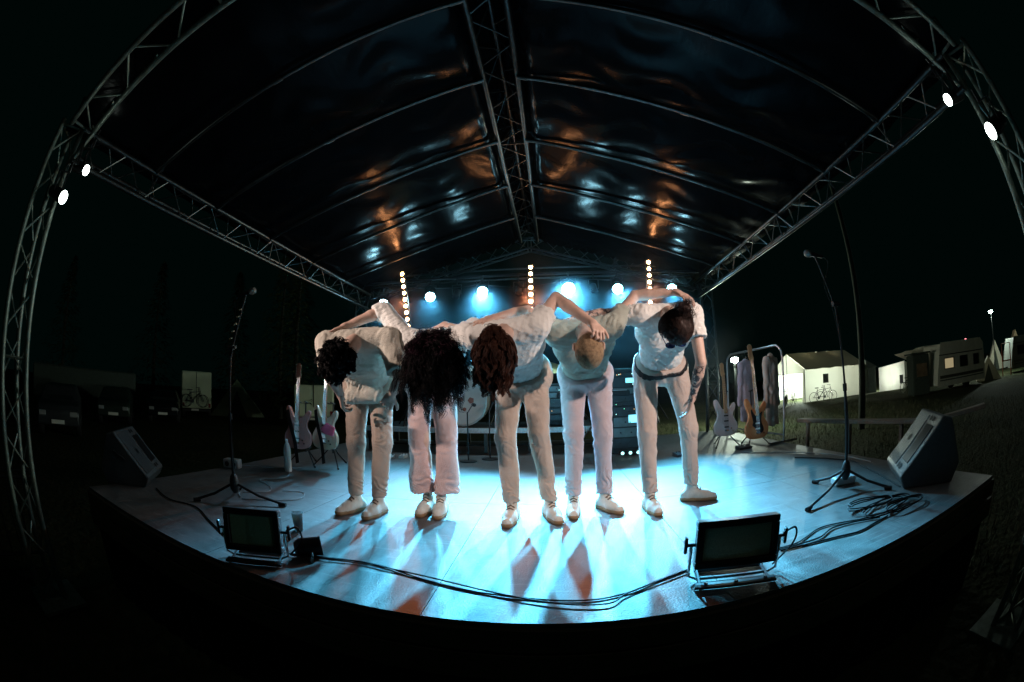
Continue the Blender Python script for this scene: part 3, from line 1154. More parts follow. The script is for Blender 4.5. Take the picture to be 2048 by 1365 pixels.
    S.cone(hm-lh*.078+V(0, .03, .02), hm+lh*.078+V(0, .03, .02), .122, None, .05)
    S.cone(hm-lh*.07+V(0, .02, .06), hm+lh*.07+V(0, .02, .06), .110, None, .05)
    S.cone(cut_w-l*.058, cut_w+l*.058, .113, None, .06)
    up = hm+t*L*.30+b*.03
    S.cone(cut_w-l*.05, up+l*0, .105, .10, .04)
    for sd in 'RL':
        hip, kn, an = J['hip'+sd], J['kn'+sd], J['ank'+sd]
        hz = .13 if not wide else .155
        end = V(an[0], an[1]+.004, hz)
        side = -1 if sd == 'R' else 1
        if wide:
            S.cone(hip, kn+V(side*.022, 0, 0), .092, .072, .008)
            S.cone(kn+V(side*.022, 0, 0), end+V(side*.042, 0, -.05), .072, .086, .004, cut=[(end, (0, 0, -1))])
        else:
            S.cone(hip, kn, .092, .066, .02)
            S.cone(kn, end+V(0, 0, -.04), .066, .051, .02, cut=[(end, (0, 0, -1))])
    S.noise(.0044, [tuple(rngv(seed+20+i)*sc_*V(1, 1, .8)) for i, sc_ in enumerate((20, 34, 55))], seed+1, ridged=True)
    # bunching folds near the knee and hem
    I = np.nonzero(np.abs(S.F) < .03)
    Z = S.ax[2][I[2]]
    X = S.ax[0][I[0]]
    Yy = S.ax[1][I[1]]
    wgt = np.exp(-((Z-.20)/.10)**2)+.45*np.exp(-((Z-.52)/.09)**2)+.5*np.exp(-((Z-.86)/.08)**2)
    fold = np.sin(Z*52+X*46*np.sin(seed*1.7)+Yy*34+2.8*np.sin(X*33+Z*21+seed)+2.0*np.sin(Z*37-X*19+Yy*25+seed*2))
    am = .35+.65*np.sin(X*21+Z*9+seed)**2
    S.F[I] += (.0066*(wgt+.15)*am*(1-2*np.abs(fold))).astype(np.float32)
    big = np.sin(X*26+2*np.sin(Z*7+seed)+Yy*12)*np.sin(Z*6+seed*1.3+1.5*np.sin(X*11))
    S.F[I] += ((.009 if wide else .0045)*big).astype(np.float32)
    S.half(cut_w+t*.035, t, cut_w+t*.1, .33)
    Ftr = S.F.copy()
    S.mesh('trousers', pants, root, 1)
    if belt:
        S.F = Ftr
        S.F = S.F-.006
        S.half(cut_w+t*.028, t)
        S.half(cut_w-t*.004, -t)
        lo_c = tuple(slice(0, n__) for n__ in S.n)
        S.mesh('belt', BELT, root, 1)
    # ---- shoes
    for sd in 'RL':
        an, toe = J['ank'+sd], J['toe'+sd]
        fd = nrm(V(toe[0]-an[0], toe[1]-an[1], 0)) if feet is None else nrm(V(*feet[sd], 0))
        sd_v = V(-fd[1], fd[0], 0)
        heel = V(an[0], an[1], 0)-fd*.045
        tip = heel+fd*.245
        B = SDF(np.min([heel, tip, an], 0)-.1, np.max([heel, tip, an], 0)+.1, .0048)
        B.cone(heel+V(0, 0, .042), heel+fd*.13+V(0, 0, .040), .039, .040, .02)
        B.cone(heel+fd*.13+V(0, 0, .036), tip-fd*.035+V(0, 0, .030), .044, .034, .03)
        B.cone(heel+fd*.02+V(0, 0, .05), V(an[0], an[1], .115)+fd*.004, .036, .040, .03, cut=[(V(an[0], an[1], .128), (0, 0, 1))])
        B.cone(heel+fd*.07+V(0, 0, .07), heel+fd*.16+V(0, 0, .050), .030, .026, .03)
        B.half((0, 0, .022), (0, 0, -1))
        B.noise(.0012, [(90, 40, 60), (50, 100, 30)], seed+3)
        up_o = B.mesh('shoe', shoe, root, 1)
        B.F[:] = 1
        B.cone(heel+V(0, 0, .02), heel+fd*.13+V(0, 0, .02), .042, .046, .01)
        B.cone(heel+fd*.13+V(0, 0, .02), tip-fd*.033+V(0, 0, .02), .047, .037, .02)
        B.half((0, 0, .031), (0, 0, 1))
        B.half((0, 0, .0015), (0, 0, -1))
        so = B.mesh('sole', SOLE, up_o, 1)
        la = WB()
        for k in range(5):
            q0 = heel+fd*(.068+.022*k)
            zz = .120-.0100*k-.0008*k*k
            la.tube([q0-sd_v*.026+V(0, 0, zz-.008), q0+V(0, 0, zz+.006), q0+sd_v*.026+V(0, 0, zz-.008)], .0048, 5)
        la.build('laces', LACE, up_o)
    hair_fn(root, hd, c, f, s, seed)
    return root


def rngv(i):
    r_ = np.random.RandomState(i)
    return nrm(r_.randn(3))


def cloth(name, c, c2=None, var=.1):
    return mat(name, c, .85, color2=c2, var=var, vscale=6, bump=.35, bscale=160, spec=.2, sheen=.15)


SOLE = mat('shoe_sole', (.30, .19, .10), .6, var=.15)
LACE = mat('shoe_laces', (.12, .09, .07), .8)
BELT = mat('belt_leather', (.012, .011, .012), .4, var=.2)
SHOE = mat('white_shoe', (.66, .62, .55), .6, var=.12, vscale=20, bump=.1, bscale=150)
CREAM = cloth('cream_cloth', (.60, .57, .48), (.70, .66, .57))
WHITE = cloth('white_cloth', (.74, .74, .70), (.84, .83, .79))
GREYC = cloth('grey_green_cloth', (.32, .34, .29), (.40, .42, .36))
BEIGE = cloth('beige_trousers', (.50, .40, .33), (.58, .47, .39))
BEIGE2 = cloth('pale_beige_trousers', (.52, .43, .38), (.60, .50, .44))
PINKT = cloth('pinkish_trousers', (.60, .42, .40), (.68, .49, .46))
GREYT = cloth('pale_grey_trousers', (.52, .43, .45), (.60, .51, .53))
HBLK = mat('black_hair', (.005, .004, .0045), .6, var=.3, vscale=40, spec=.18)
HBRN = mat('brown_hair', (.035, .013, .009), .5, color2=(.11, .042, .026), vscale=24, spec=.25)
HRIM = mat('plum_hair', (.06, .02, .035), .5, var=.3, spec=.3)
HDRK = mat('dark_brown_hair', (.010, .006, .005), .5, color2=(.035, .015, .010), vscale=24, spec=.25)
HBLD = mat('shaved_fair_hair', (.30, .20, .11), .7, var=.45, vscale=60, bump=.5, bscale=500)


def scalp_pts(hd, c, f, s, N, seed, rad=(.083, .098, .104), fr=.45, low=-.45):
    r_ = np.random.RandomState(seed)
    out = []
    while len(out) < N:
        q = nrm(r_.randn(3))          # s,f,c components
        if q[1] > fr and q[2] < .45:
            continue
        if q[2] < low:
            continue
        out.append(q)
    q = np.array(out)
    P = hd+c*.012-f*.012+(q[:, :1]*rad[0])*s+(q[:, 1:2]*rad[1])*f+(q[:, 2:3]*rad[2])*c
    D = q[:, :1]*s+q[:, 1:2]*f+q[:, 2:3]*c
    return P, D


def hair_core(root, hd, c, f, s, m_, g, seed, amp=.006, name='hair', kfreq=70, cutf=.35):
    S = SDF(hd-.2, hd+.2, .0062)
    S.ell(hd+c*.012-f*.012, (s, f, c), (.077+g, .095+g, .100+g), 0)
    # open the face
    sl_, G = S.win(hd-.2, hd+.2)
    q = [G[i]-hd[i] for i in range(3)]
    F_ = q[0]*f[0]+q[1]*f[1]+q[2]*f[2]
    C_ = q[0]*c[0]+q[1]*c[1]+q[2]*c[2]
    S.F[sl_] = np.maximum(S.F[sl_], np.minimum(F_-.040, .055-C_))
    S.F[sl_] = np.maximum(S.F[sl_], -C_-.075)
    S.noise(amp, [tuple(rngv(seed+i)*kfreq*(.8+.3*i)) for i in range(4)], seed)
    return S.mesh(name, m_, root, 1)


def hair_short_curly(root, hd, c, f, s, seed):
    h = hair_core(root, hd, c, f, s, HBLK, .016, seed, .008)
    P, D = scalp_pts(hd, c, f, s, 1500, seed)
    strands('curls', P+D*.008, D, .042, 8, .0022, HBLK, h, grav=.16, curl=.007, cfreq=2.2, seed=seed, clump=.75, nclump=110)


def hair_afro(root, hd, c, f, s, seed):
    h = hair_core(root, hd, c, f, s, HBLK, .022, seed, .010, kfreq=45)
    P, D = scalp_pts(hd, c, f, s, 3600, seed, low=-.75, fr=.6)
    strands('curls', P, D, .095, 12, .0026, HBLK, h, grav=.13, curl=.010, cfreq=3.6, jitter=.17, seed=seed, lvar=.35, clump=.8, nclump=170)
    P, D = scalp_pts(hd, c, f, s, 1500, seed+1, low=-.3, fr=.8)
    k = (P-hd)@V(0, 0, 1) < .05
    strands('curls', P[k], D[k], .195, 16, .0024, HBLK, h, grav=.20, curl=.012, cfreq=5, jitter=.15, seed=seed+3, lvar=.35, clump=.8, nclump=90)
    P, D = scalp_pts(hd, c, f, s, 260, seed+2)
    strands('curls', P+D*.03, D, .085, 14, .0013, HRIM, h, grav=.05, curl=.013, cfreq=4, jitter=.2, seed=seed+4, lvar=.3)


def hair_wavy(root, hd, c, f, s, seed):
    h = hair_core(root, hd, c, f, s, HBRN, .010, seed, .006)
    P, D = scalp_pts(hd, c, f, s, 2600, seed, low=-.55, fr=.7)
    D = D*.8+(f*.25)
    strands('locks', P, D, .075, 10, .0026, HBRN, h, grav=.36, curl=.011, cfreq=1.7, jitter=.13, clump=.85, nclump=75, seed=seed, lvar=.35, avoid=(hd, .098))
    P, D = scalp_pts(hd, c, f, s, 1500, seed+1, low=.1, fr=.9)
    k = (P-hd)@f > -.01
    strands('locks', P[k], D[k]*.5+f*.5, .125, 12, .0024, HBRN, h, grav=.42, curl=.012, cfreq=2.2, jitter=.15, clump=.85, nclump=40, seed=seed+1, lvar=.3, avoid=(hd, .10))


def hair_buzz(root, hd, c, f, s, seed):
    hair_core(root, hd, c, f, s, HBLD, .0045, seed, .0006, kfreq=160)


def hair_bun(root, hd, c, f, s, seed):
    h = hair_core(root, hd, c, f, s, HDRK, .011, seed, .003, kfreq=90)
    P, D = scalp_pts(hd, c, f, s, 1500, seed)
    bc = hd+c*.015-f*.128+V(.035, 0, 0)
    back = nrm(bc-hd)
    T = (bc-P)
    strands('swept_hair', P+D*.008, T+D*.01, .075, 8, .0022, HDRK, h, grav=.0, curl=.001, jitter=.04, seed=seed, avoid=(hd, .108))
    S = SDF(bc-.09, bc+.09, .0045)
    S.ell(bc, (s, f, c), (.046, .040, .042), 0)
    S.noise(.005, [tuple(rngv(seed+i)*110) for i in range(3)], seed)
    S.mesh('bun', HDRK, h, 1)
    r_ = np.random.RandomState(seed)
    Dn = np.array([nrm(r_.randn(3)) for _ in range(160)])
    strands('loose_hair', bc+Dn*.036, Dn, .05, 8, .0016, HDRK, h, grav=.08, curl=.012, cfreq=2, seed=seed)
    g_ = WB()
    for q in (-1, 1):
        o_ = hd+f*.108-c*(-.012)+s*q*.036
        g_.lathe([(.002, 0), (.030, .003), (.031, .007), (.002, .011)], o_, f, 18)
        g_.tube([o_+s*q*.026, hd+s*q*.088+f*.05-c*.0, hd+s*q*.090-f*.03], .0025, 5)
    g_.tube([hd+f*.114+c*.012-s*.012, hd+f*.114+c*.012+s*.012], .003, 5)
    g_.build('sunglasses', mat('blue_lens', (.01, .05, .2), .08, .6, spec=1), root, smooth=True)


PERSONS = [
 ('p1', 'leftmost bowing person with short black curly hair, cream top and beige trousers', SKIN, CREAM, BEIGE, hair_short_curly, (-.18, -.80, -.55), (-.1, .45, -.85),
  dict(sleeveR=.8, sleeveL=.8, handR=((.6, .5, 0), -1, .9), handL=((-.3, .8, 0), 1, .9), seed=11, longtail=.03, feet={'R': (-.38, -.92), 'L': (-.16, -.99)})),
 ('p2', 'bowing person with a huge black curly afro and wide pinkish trousers', SKIN, WHITE, PINKT, hair_afro, (.12, -.86, -.45), (.0, .4, -.9),
  dict(sleeveR=1.22, sleeveL=.8, handR=((0, 0, -1), -1, .25), handL=None, wide=True, seed=23, sleeve_r=.064, feet={'R': (-.1, -1), 'L': (.08, -1)})),
 ('p3', 'middle bowing person with wavy brown hair and white tee shirt', SKIN, WHITE, BEIGE, hair_wavy, (-.12, -.80, -.55), (.0, .5, -.85),
  dict(sleeveR=.45, sleeveL=.5, handR=None, handL=((-.35, .6, -.7), 1, 1.5, .92), seed=37, feet={'R': (-.12, -1), 'L': (.32, -.95)})),
 ('p4', 'bowing person with shaved fair hair, grey green tee shirt and pale trousers', SKIN, GREYC, GREYT, hair_buzz, (0, -.62, -.78), (.0, .75, -.6),
  dict(sleeveR=.45, sleeveL=.5, handR=((.2, .5, -.85), -1, .5), handL=((-.2, .5, -.8), 1, .5), seed=51, feet={'R': (-.05, -1), 'L': (.5, -.86)})),
 ('p5', 'rightmost bowing person with dark hair in a bun, white tee shirt and black belt', tattoo_skin(), WHITE, BEIGE2, hair_bun, (.05, -.72, -.60), (.1, .4, -.85),
  dict(sleeveR=.55, sleeveL=.5, handR=None, handL=((-.8, .3, -.1), 1, .5), belt=True, seed=67, feet={'R': (.12, -1), 'L': (.93, -.36)})),
]
for key, lab, sk_, shirt, pants, hf, cr, fc, kw in PERSONS:
    make_person(JT[key], lab, sk_, shirt, pants, SHOE, hf, cr, fc, 0, **kw)

#@@REST@@
# ================================================================== STAGE OBJECTS
def rotz(a):
    return np.array([[math.cos(a), -math.sin(a), 0], [math.sin(a), math.cos(a), 0], [0, 0, 1]])


def rotx(a):
    return np.array([[1, 0, 0], [0, math.cos(a), -math.sin(a)], [0, math.sin(a), math.cos(a)]])


def roty(a):
    return np.array([[math.cos(a), 0, math.sin(a)], [0, 1, 0], [-math.sin(a), 0, math.cos(a)]])


# ---- guitars
GOUT = [(0, 0), (.075, .004), (.135, .035), (.162, .095), (.155, .155), (.122, .205), (.105, .245), (.112, .29), (.140, .335), (.150, .385), (.128, .410), (.100, .385),
        (.062, .345), (.034, .335), (-.034, .335), (-.060, .360), (-.085, .410), (-.112, .455), (-.140, .445), (-.146, .395), (-.122, .325), (-.108, .265), (-.122, .21), (-.156, .15), (-.162, .09), (-.132, .03), (-.075, .004)]


def guitar(label, loc, rz, lean, cbody, cneck, cguard, scale_len=.62, bass=False, strap=False, roll=0.):
    t = thing('electric_bass' if bass else 'electric_guitar', label, 'bass guitar' if bass else 'guitar', (loc[0], loc[1], loc[2]), 0, 'guitars standing beside the stage')
    M3 = rotz(rz)@rotx(-lean)@roty(roll)
    base = np.array(loc, float)
    # local: x across, z up along the neck, -y front
    def L(P):
        return (M3@np.array(P, float).T).T+base
    def wb_box(b, c, d):
        b.box(L([c])[0], d, rot=M3)
    body = WB()
    A = np.zeros((3, 4))
    A[:, 0] = M3@V(1, 0, 0)
    A[:, 1] = M3@V(0, 0, 1)
    A[:, 2] = M3@V(0, 1, 0)
    A[:, 3] = base
    out = [(p[0]*1.16, p[1]*1.08) for p in catmull(GOUT, 4, True)]
    if bass:
        out = [(x*1.06, y*1.08) for x, y in out]
    body.prism(out, -.021, .021, A, inset=.035)
    body.build('body', cbody, t, smooth=True)
    pg = WB()
    PGO = [(-.01, .09), (.06, .07), (.105, .10), (.10, .15), (.075, .20), (.07, .26), (.085, .31), (.10, .345), (.05, .325), (.02, .31), (-.035, .31), (-.06, .345), (-.085, .39), (-.10, .36), (-.085, .29), (-.07, .22), (-.085, .18), (-.05, .15)]
    A2 = A.copy()
    pg.prism([tuple(p) for p in catmull(PGO, 3, True)], -.0245, -.0205, A2)
    pg.build('pickguard', cguard, t)
    nl = scale_len
    nk = WB()
    y0 = .30
    top = .165+nl
    if top < .8:
        top = .80
    w0, w1 = .028, .021
    P = [(-w0, -.036, y0), (w0, -.036, y0), (w0, -.022, y0), (.016, -.012, y0), (-.016, -.012, y0), (-w0, -.022, y0)]
    Q = [(-w1, -.036, top), (w1, -.036, top), (w1, -.026, top), (.012, -.016, top), (-.012, -.016, top), (-w1, -.026, top)]
    nk.add(L(P+Q), [(0, 1, 7, 6), (1, 2, 8, 7), (2, 3, 9, 8), (3, 4, 10, 9), (4, 5, 11, 10), (5, 0, 6, 11), (0, 5, 4, 3, 2, 1), (6, 7, 8, 9, 10, 11)])
    nk.build('neck', cneck, t)
    fr = WB()
    for k in range(1, 20):
        z = top-(top-.165)*(1-2**(-k/12))
        if z > y0:
            wb_box(fr, (0, -.037, z), (.046, .002, .0015))
    fr.build('frets', CHROME, t)
    hs = WB()
    HO = [(-.021, 0), (.021, 0), (.026, .02), (.030, .03), (.024, .05), (.020, .10), (.024, .135), (.018, .165), (-.004, .182), (-.030, .17), (-.040, .145), (-.036, .12), (-.040, .05), (-.034, .02)]
    A3 = A.copy()
    A3[:, 3] = base+M3@V(0, 0, top-.002)
    sc_ = 1.2 if bass else 1.0
    hs.prism([(x*sc_, y*sc_) for x, y in [tuple(p) for p in catmull(HO, 3, True)]], -.034, -.020, A3)
    hd_ = hs.build('headstock', cneck, t)
    for k in range(4 if bass else 6):
        tn = WB()
        z = top+(.03+.13*k/(3 if bass else 5))*sc_
        c = L([(-.045*sc_, -.027, z)])[0]
        tn.tube([L([(-.036*sc_, -.027, z)])[0], c], .003, 5)
        tn.box(c-M3@V(.006, 0, 0), (.012, .010, .016), rot=M3)
        tn.build('tuning_peg', CHROME, hd_)
    for z in ((.12, .20, .27) if not bass else (.20, .13)):
        pk = WB()
        wb_box(pk, (0, -.027, z), (.07, .012, .018))
        pk.build('pickup', BLKP if cguard is not BLKP else CREAM, t)
    br = WB()
    wb_box(br, (0, -.028, .075), (.065, .016, .022))
    br.build('bridge', CHROME, t)
    for (x, z) in ((.075, .10), (.10, .065)):
        kn = WB()
        kn.lathe([(.010, 0), (.009, .012), (.001, .013)], L([(x, -.024, z)])[0], M3@V(0, -1, 0), 10)
        kn.build('knob', CHROME, t)
    st = WB()
    for k in range(4 if bass else 6):
        n_s = (4 if bass else 6)-1
        xx = (-.5+k/n_s)
        st.tube([L([(xx*.05, -.040, .075)])[0], L([(xx*.034, -.0385, top+.01)])[0]], .0009, 4)
    st.build('strings', CHROME, t)
    if strap:
        sp = WB()
        pts = catmull([(-.135, -.035, .44), (-.10, -.055, .34), (-.06, -.06, .22), (-.02, -.055, .10), (.0, -.05, -.02), (.01, -.04, -.16)], 6)
        for i in range(len(pts)-1):
            a, b = V(*pts[i]), V(*pts[i+1])
            ww = V(.022, .0, .008)
            sp.add(L([a-ww, a+ww, b+ww, b-ww, a-ww+V(0, .003, 0), a+ww+V(0, .003, 0), b+ww+V(0, .003, 0), b-ww+V(0, .003, 0)]), [(0, 1, 2, 3), (7, 6, 5, 4), (0, 4, 5, 1), (3, 2, 6, 7), (0, 3, 7, 4), (1, 5, 6, 2)])
        sp.build('strap', BLKP, t)
    return t


def gstand(label, loc, rz, h=.30):
    t = thing('guitar_stand', label, 'guitar stand', loc, rz, 'black guitar stands')
    b = MB()
    for a in (-.9, .9, 3.14):
        x, y = math.sin(a)*.24, -math.cos(a)*.24+.06
        b = MB()
        b.tube([(0, .06, h*.85), (x*.5, (y+.06)/2*.9, h*.42), (x, y, .012)], .008, 6)
        b.tube([(x*.96, y*.96, .014), (x*1.04, y*1.04, .010)], .012, 6)
        b.build('leg', BLK, t)
    p = MB()
    p.tube([(0, .06, h*.5), (0, .10, h+.42)], .009, 6)
    p.build('pole', BLK, t)
    for s in (-1, 1):
        c = MB()
        c.tube([(0, .05, h*.8), (s*.09, .03, h*.72), (s*.10, -.05, h*.70), (s*.10, -.065, h*.82)], .008, 6)
        c.build('cradle_arm', RUB, t)
    k = MB()
    k.tube([(-.045, -.01, h+.44), (-.045, .08, h+.42), (.045, .08, h+.42), (.045, -.01, h+.44)], .007, 6)
    k.build('neck_holder', RUB, t)
    return t


PINKB = mat('sparkle_pink_lacquer', (.62, .30, .28), .25, var=.2, vscale=300, coat=.6)
CREAMB = mat('cream_lacquer', (.78, .66, .50), .22, var=.05, coat=.6)
SILVB = mat('pale_silver_lacquer', (.66, .58, .58), .22, var=.15, vscale=200, coat=.6)
NATB = mat('orange_wood_lacquer', (.60, .22, .09), .28, color2=(.74, .32, .14), vscale=10, stretch=(8, 8, 1), coat=.5)
MAPLE = mat('maple_wood', (.46, .25, .12), .35, color2=(.55, .32, .17), vscale=12, stretch=(6, 6, 1))
ROSEW = mat('rosewood', (.10, .04, .025), .4, var=.3)
REDW = mat('red_maple_wood', (.42, .16, .10), .35, var=.2)
gstand('black folding stand under the pink sparkle guitar', (-2.47, 3.92, 0), .1)
guitar('pink sparkle guitar with dark neck and black strap, leftmost of all the guitars', (-2.49, 3.84, .20), .08, .10, PINKB, ROSEW, PINKB, strap=True)
gstand('black folding stand under the cream guitar', (-2.16, 4.02, 0), -.15)
guitar('cream guitar with reddish neck and black strap behind the first bowing person', (-2.17, 3.94, .21), -.12, .10, CREAMB, REDW, CREAMB, strap=True)
gstand('black folding stand under the pale silver guitar', (2.64, 5.10, 0), .1)
guitar('pale silver guitar with maple neck standing nearest the truss leg', (2.62, 5.02, .15), .10, .14, SILVB, MAPLE, SILVB, roll=.02)
gstand('black folding stand under the orange wooden bass', (3.0, 4.86, 0), .2)
guitar('orange natural wood bass guitar with black pickguard and long maple neck', (2.99, 4.78, .10), .12, .12, NATB, MAPLE, BLKP, scale_len=.86, bass=True)
pc = MB()
pc.add([(0, 0, 0), (.12, -.01, -.02), (.14, .0, .07), (.05, -.02, .12), (0, .03, 0), (.12, .02, -.02), (.14, .03, .07), (.05, .01, .12), (-.04, 0, .05), (-.04, .02, .05)],
       [(0, 1, 2, 3), (7, 6, 5, 4), (0, 4, 5, 1), (1, 5, 6, 2), (2, 6, 7, 3), (0, 3, 8), (4, 9, 7), (3, 7, 9, 8), (0, 8, 9, 4)])
o = pc.build('cloth', mat('pink_cloth', (.75, .12, .22), .8, var=.25, bump=.4, bscale=60), smooth=True)
o.location = (-2.12, 3.84, .40)
tag(o, 'small bright pink cloth draped over the body of the cream guitar', 'cloth')

# ---- clothes rack with jackets
rk = thing('clothes_rack', 'bare metal clothes rack with round corners behind the two right guitars', 'clothes rack', (3.5, 5.6, 0))
ra, rb = V(3.50, 5.0, 0), V(3.95, 7.2, 0)
ra, rb = V(3.44, 4.78, -.02), V(3.30, 6.4, -.02)
fr = WB()
d = nrm(rb-ra)
fr.tube([ra+V(0, 0, .03)]+[tuple(p) for p in catmull([ra+V(0, 0, 1.14), ra+d*.03+V(0, 0, 1.26), ra+d*.14+V(0, 0, 1.33)], 4)]+[tuple(p) for p in catmull([rb-d*.14+V(0, 0, 1.33), rb-d*.03+V(0, 0, 1.26), rb+V(0, 0, 1.14)], 4)]+[rb+V(0, 0, .03)], .016, 10)
RACKM = mat('rack_steel', (.62, .58, .60), .3, .8)
fr.build('frame', RACKM, rk, smooth=True)
for p in (ra, rb):
    ft = WB()
    sd = np.cross(d, V(0, 0, 1))
    ft.tube([p-sd*.25+V(0, 0, .03), p+sd*.25+V(0, 0, .03)], .014, 8)
    ft.build('foot', RACKM, rk)
bs = WB()
bs.tube([ra+V(0, 0, .12), rb+V(0, 0, .12)], .012, 8)
bs.build('lower_bar', RACKM, rk)


def jacket(label, c, ang, h, m_, seed):
    root = thing('jacket', label, 'jacket', (c[0], c[1], c[2]), 0, 'jackets hanging on the clothes rack')
    a = V(math.cos(ang), math.sin(ang), 0)
    nn = V(-a[1], a[0], 0)
    c = np.array(c, float)
    S = SDF(c-V(.4, .4, h+.1), c+V(.4, .4, .15), .011)
    for s in (-1, 1):
        S.cone(c+V(0, 0, -.05), c+a*s*.16-V(0, 0, .10), .035, .04, .04)
        S.cone(c+a*s*.16-V(0, 0, .10), c+a*s*.20-V(0, 0, h*.72), .045, .036, .02)
        S.cone(c+a*s*.08-V(0, 0, .16), c+a*s*.10-V(0, 0, h), .045, .055, .05, cut=[(c-V(0, 0, h), (0, 0, -1))])
    S.cone(c-V(0, 0, .15), c-V(0, 0, h), .06, .065, .05, cut=[(c-V(0, 0, h), (0, 0, -1))])
    S.noise(.012, [(a*30+V(0, 0, 4)), (a*45+V(0, 0, 8)), (nn*35+V(0, 0, 6))], seed, band=.05)
    S.mesh('cloth', m_, root, 2)
    hg = WB()
    hg.tube([tuple(p) for p in catmull([c+V(0, 0, -.03), c+V(0, 0, .05), c+nn*.02+V(0, 0, .085), c+V(0, 0, .11), c-nn*.02+V(0, 0, .09)], 4)], .004, 6)
    hg.build('hanger_hook', CHROME, root)


jacket('long pale beige jacket hanging at the near end of the rack, right of the bass', tuple(ra+d*.30+V(.0, 0, 1.24)), .55, 1.0, cloth('jacket_beige', (.60, .48, .42), (.68, .56, .49)), 5)
jacket('lilac grey jacket hanging between the silver guitar and the bass', tuple(ra+d*.95+V(-.03, 0, 1.22)), .45, .95, cloth('jacket_lilac', (.50, .44, .56), (.60, .54, .66)), 9)

# ---- bottle, cup, plug box, floor pieces
t = thing('water_bottle', 'clear plastic water bottle standing beside the left guitars', 'bottle', (-2.40, 3.50, 0))
b = MB()
b.lathe([(.001, .001), (.040, .003), (.043, .02), (.040, .05), (.043, .09), (.040, .14), (.043, .19), (.040, .25), (.028, .29), (.014, .315), (.014, .33), (.001, .33)], n=18)
b.build('body', mat('bottle_plastic', (.75, .85, .85), .15, trans=.35, alpha=.5), t, smooth=True)
b = MB()
b.lathe([(.017, .322), (.017, .345), (.001, .346)], n=14)
b.build('cap', mat('white_plastic', (.7, .72, .72), .4), t, smooth=True)
t = thing('drink_cup', 'clear plastic cup of amber drink behind the left floodlight', 'cup', (-1.19, 1.98, 0))
b = MB()
b.lathe([(.028, .002), (.040, .118), (.037, .118), (.026, .006)], n=20)
b.build('cup', mat('clear_plastic', (.8, .85, .85), .12, trans=.7), t, smooth=True)
b = MB()
b.lathe([(.001, .007), (.025, .008), (.034, .085), (.001, .086)], n=20)
b.build('drink', mat('amber_drink', (.75, .30, .06), .2, trans=.3), t, smooth=True)

# ---- cables
def cable(label, pts, r=.0042, z=.006, m_=CABLE, name='cable', group=None, cat='cable'):
    P = [(p[0], p[1], (p[2] if len(p) > 2 else z)) for p in pts]
    b = MB()
    b.tube(catmull(P, 10), r, 6)
    return tag(b.build(name, m_, smooth=True), label, cat, group)


GREYCAB = mat('grey_cable', (.25, .28, .30), .5)
cable('thick black cable sagging along the stage front, left floodlight to right floodlight', [(-1.0, 1.62), (-.81, 1.675), (-.62, 1.71), (-.46, 1.69), (-.30, 1.63), (-.13, 1.575), (.04, 1.53), (.2, 1.50), (.36, 1.475), (.50, 1.475), (.64, 1.52), (.78, 1.60), (.93, 1.665)])
cable('thinner black cable looping in front of the thick one', [(-1.0, 1.60), (-.80, 1.655), (-.62, 1.695), (-.45, 1.675), (-.28, 1.645), (-.12, 1.60), (.05, 1.54), (.2, 1.485), (.36, 1.435), (.48, 1.418), (.55, 1.43), (.62, 1.50), (.80, 1.595), (.93, 1.65)], r=.004, z=.012)
cable('upper black cable from the right floodlight to the right monitor', [(1.44, 1.68), (1.56, 1.68), (1.66, 1.72), (1.80, 1.78), (1.95, 1.76), (2.10, 1.70), (2.28, 1.66)])
cable('middle black cable from the right floodlight towards the cable heap', [(1.44, 1.66), (1.58, 1.655), (1.72, 1.66), (1.86, 1.72), (2.02, 1.70), (2.2, 1.62)], r=.005, z=.008)
cable('lower black cable from the right floodlight along the stage front', [(1.44, 1.65), (1.6, 1.63), (1.78, 1.60), (1.95, 1.56), (2.10, 1.58), (2.26, 1.60)], r=.005)
for i, (cx, cy, r_) in enumerate([(2.38, 1.72, .16), (2.47, 1.62, .12), (2.30, 1.82, .13)]):
    rr_ = np.random.RandomState(i)
    pts = []
    for k in range(26):
        a = k*.62
        q_ = r_*(1+.25*math.sin(k*1.3+i))
        pts.append((cx+q_*math.cos(a)*1.3, cy+q_*math.sin(a)*.7, .008+.0009*k+.008*i))
    cable(['large coil of black cable at the foot of the right monitor', 'small coil of black cable nearest the stage corner', 'loose coil of black cable behind the large coil'][i], pts, r=.0042, group='coils of cable at the right stage corner')
cable('pale thin cable lying from the bottle to the left microphone stand', [(-2.35, 3.45), (-2.22, 3.2), (-2.35, 2.95), (-2.1, 2.8), (-1.98, 2.62), (-2.15, 2.45), (-2.05, 2.33)], r=.004, m_=GREYCAB)
cable('pale cable loop on the deck right of the left microphone stand', [(-2.0, 2.3), (-1.75, 2.45), (-1.62, 2.62), (-1.72, 2.8), (-1.9, 2.74)], r=.004, m_=GREYCAB)
cable('dark cable running from the plug box towards the left guitars', [(-3.05, 3.3), (-2.9, 3.45), (-2.7, 3.5), (-2.4, 3.75)], r=.004, m_=GREYCAB)
cable('black cable lying along the left stage side to the left floodlight', [(-2.75, 1.9), (-2.4, 1.8), (-2.1, 1.85), (-1.75, 1.7), (-1.4, 1.55)], r=.005)
cable('black cable hanging on the deck edge right of the right microphone stand', [(2.9, 3.7), (3.1, 3.4), (3.2, 3.0), (3.1, 2.7), (2.95, 2.3), (2.8, 1.95)], r=.006)
cable('grey cable along the right deck edge', [(2.6, 4.5), (2.95, 4.15), (3.2, 3.75), (3.32, 3.3), (3.3, 2.8)], r=.005, m_=GREYCAB)

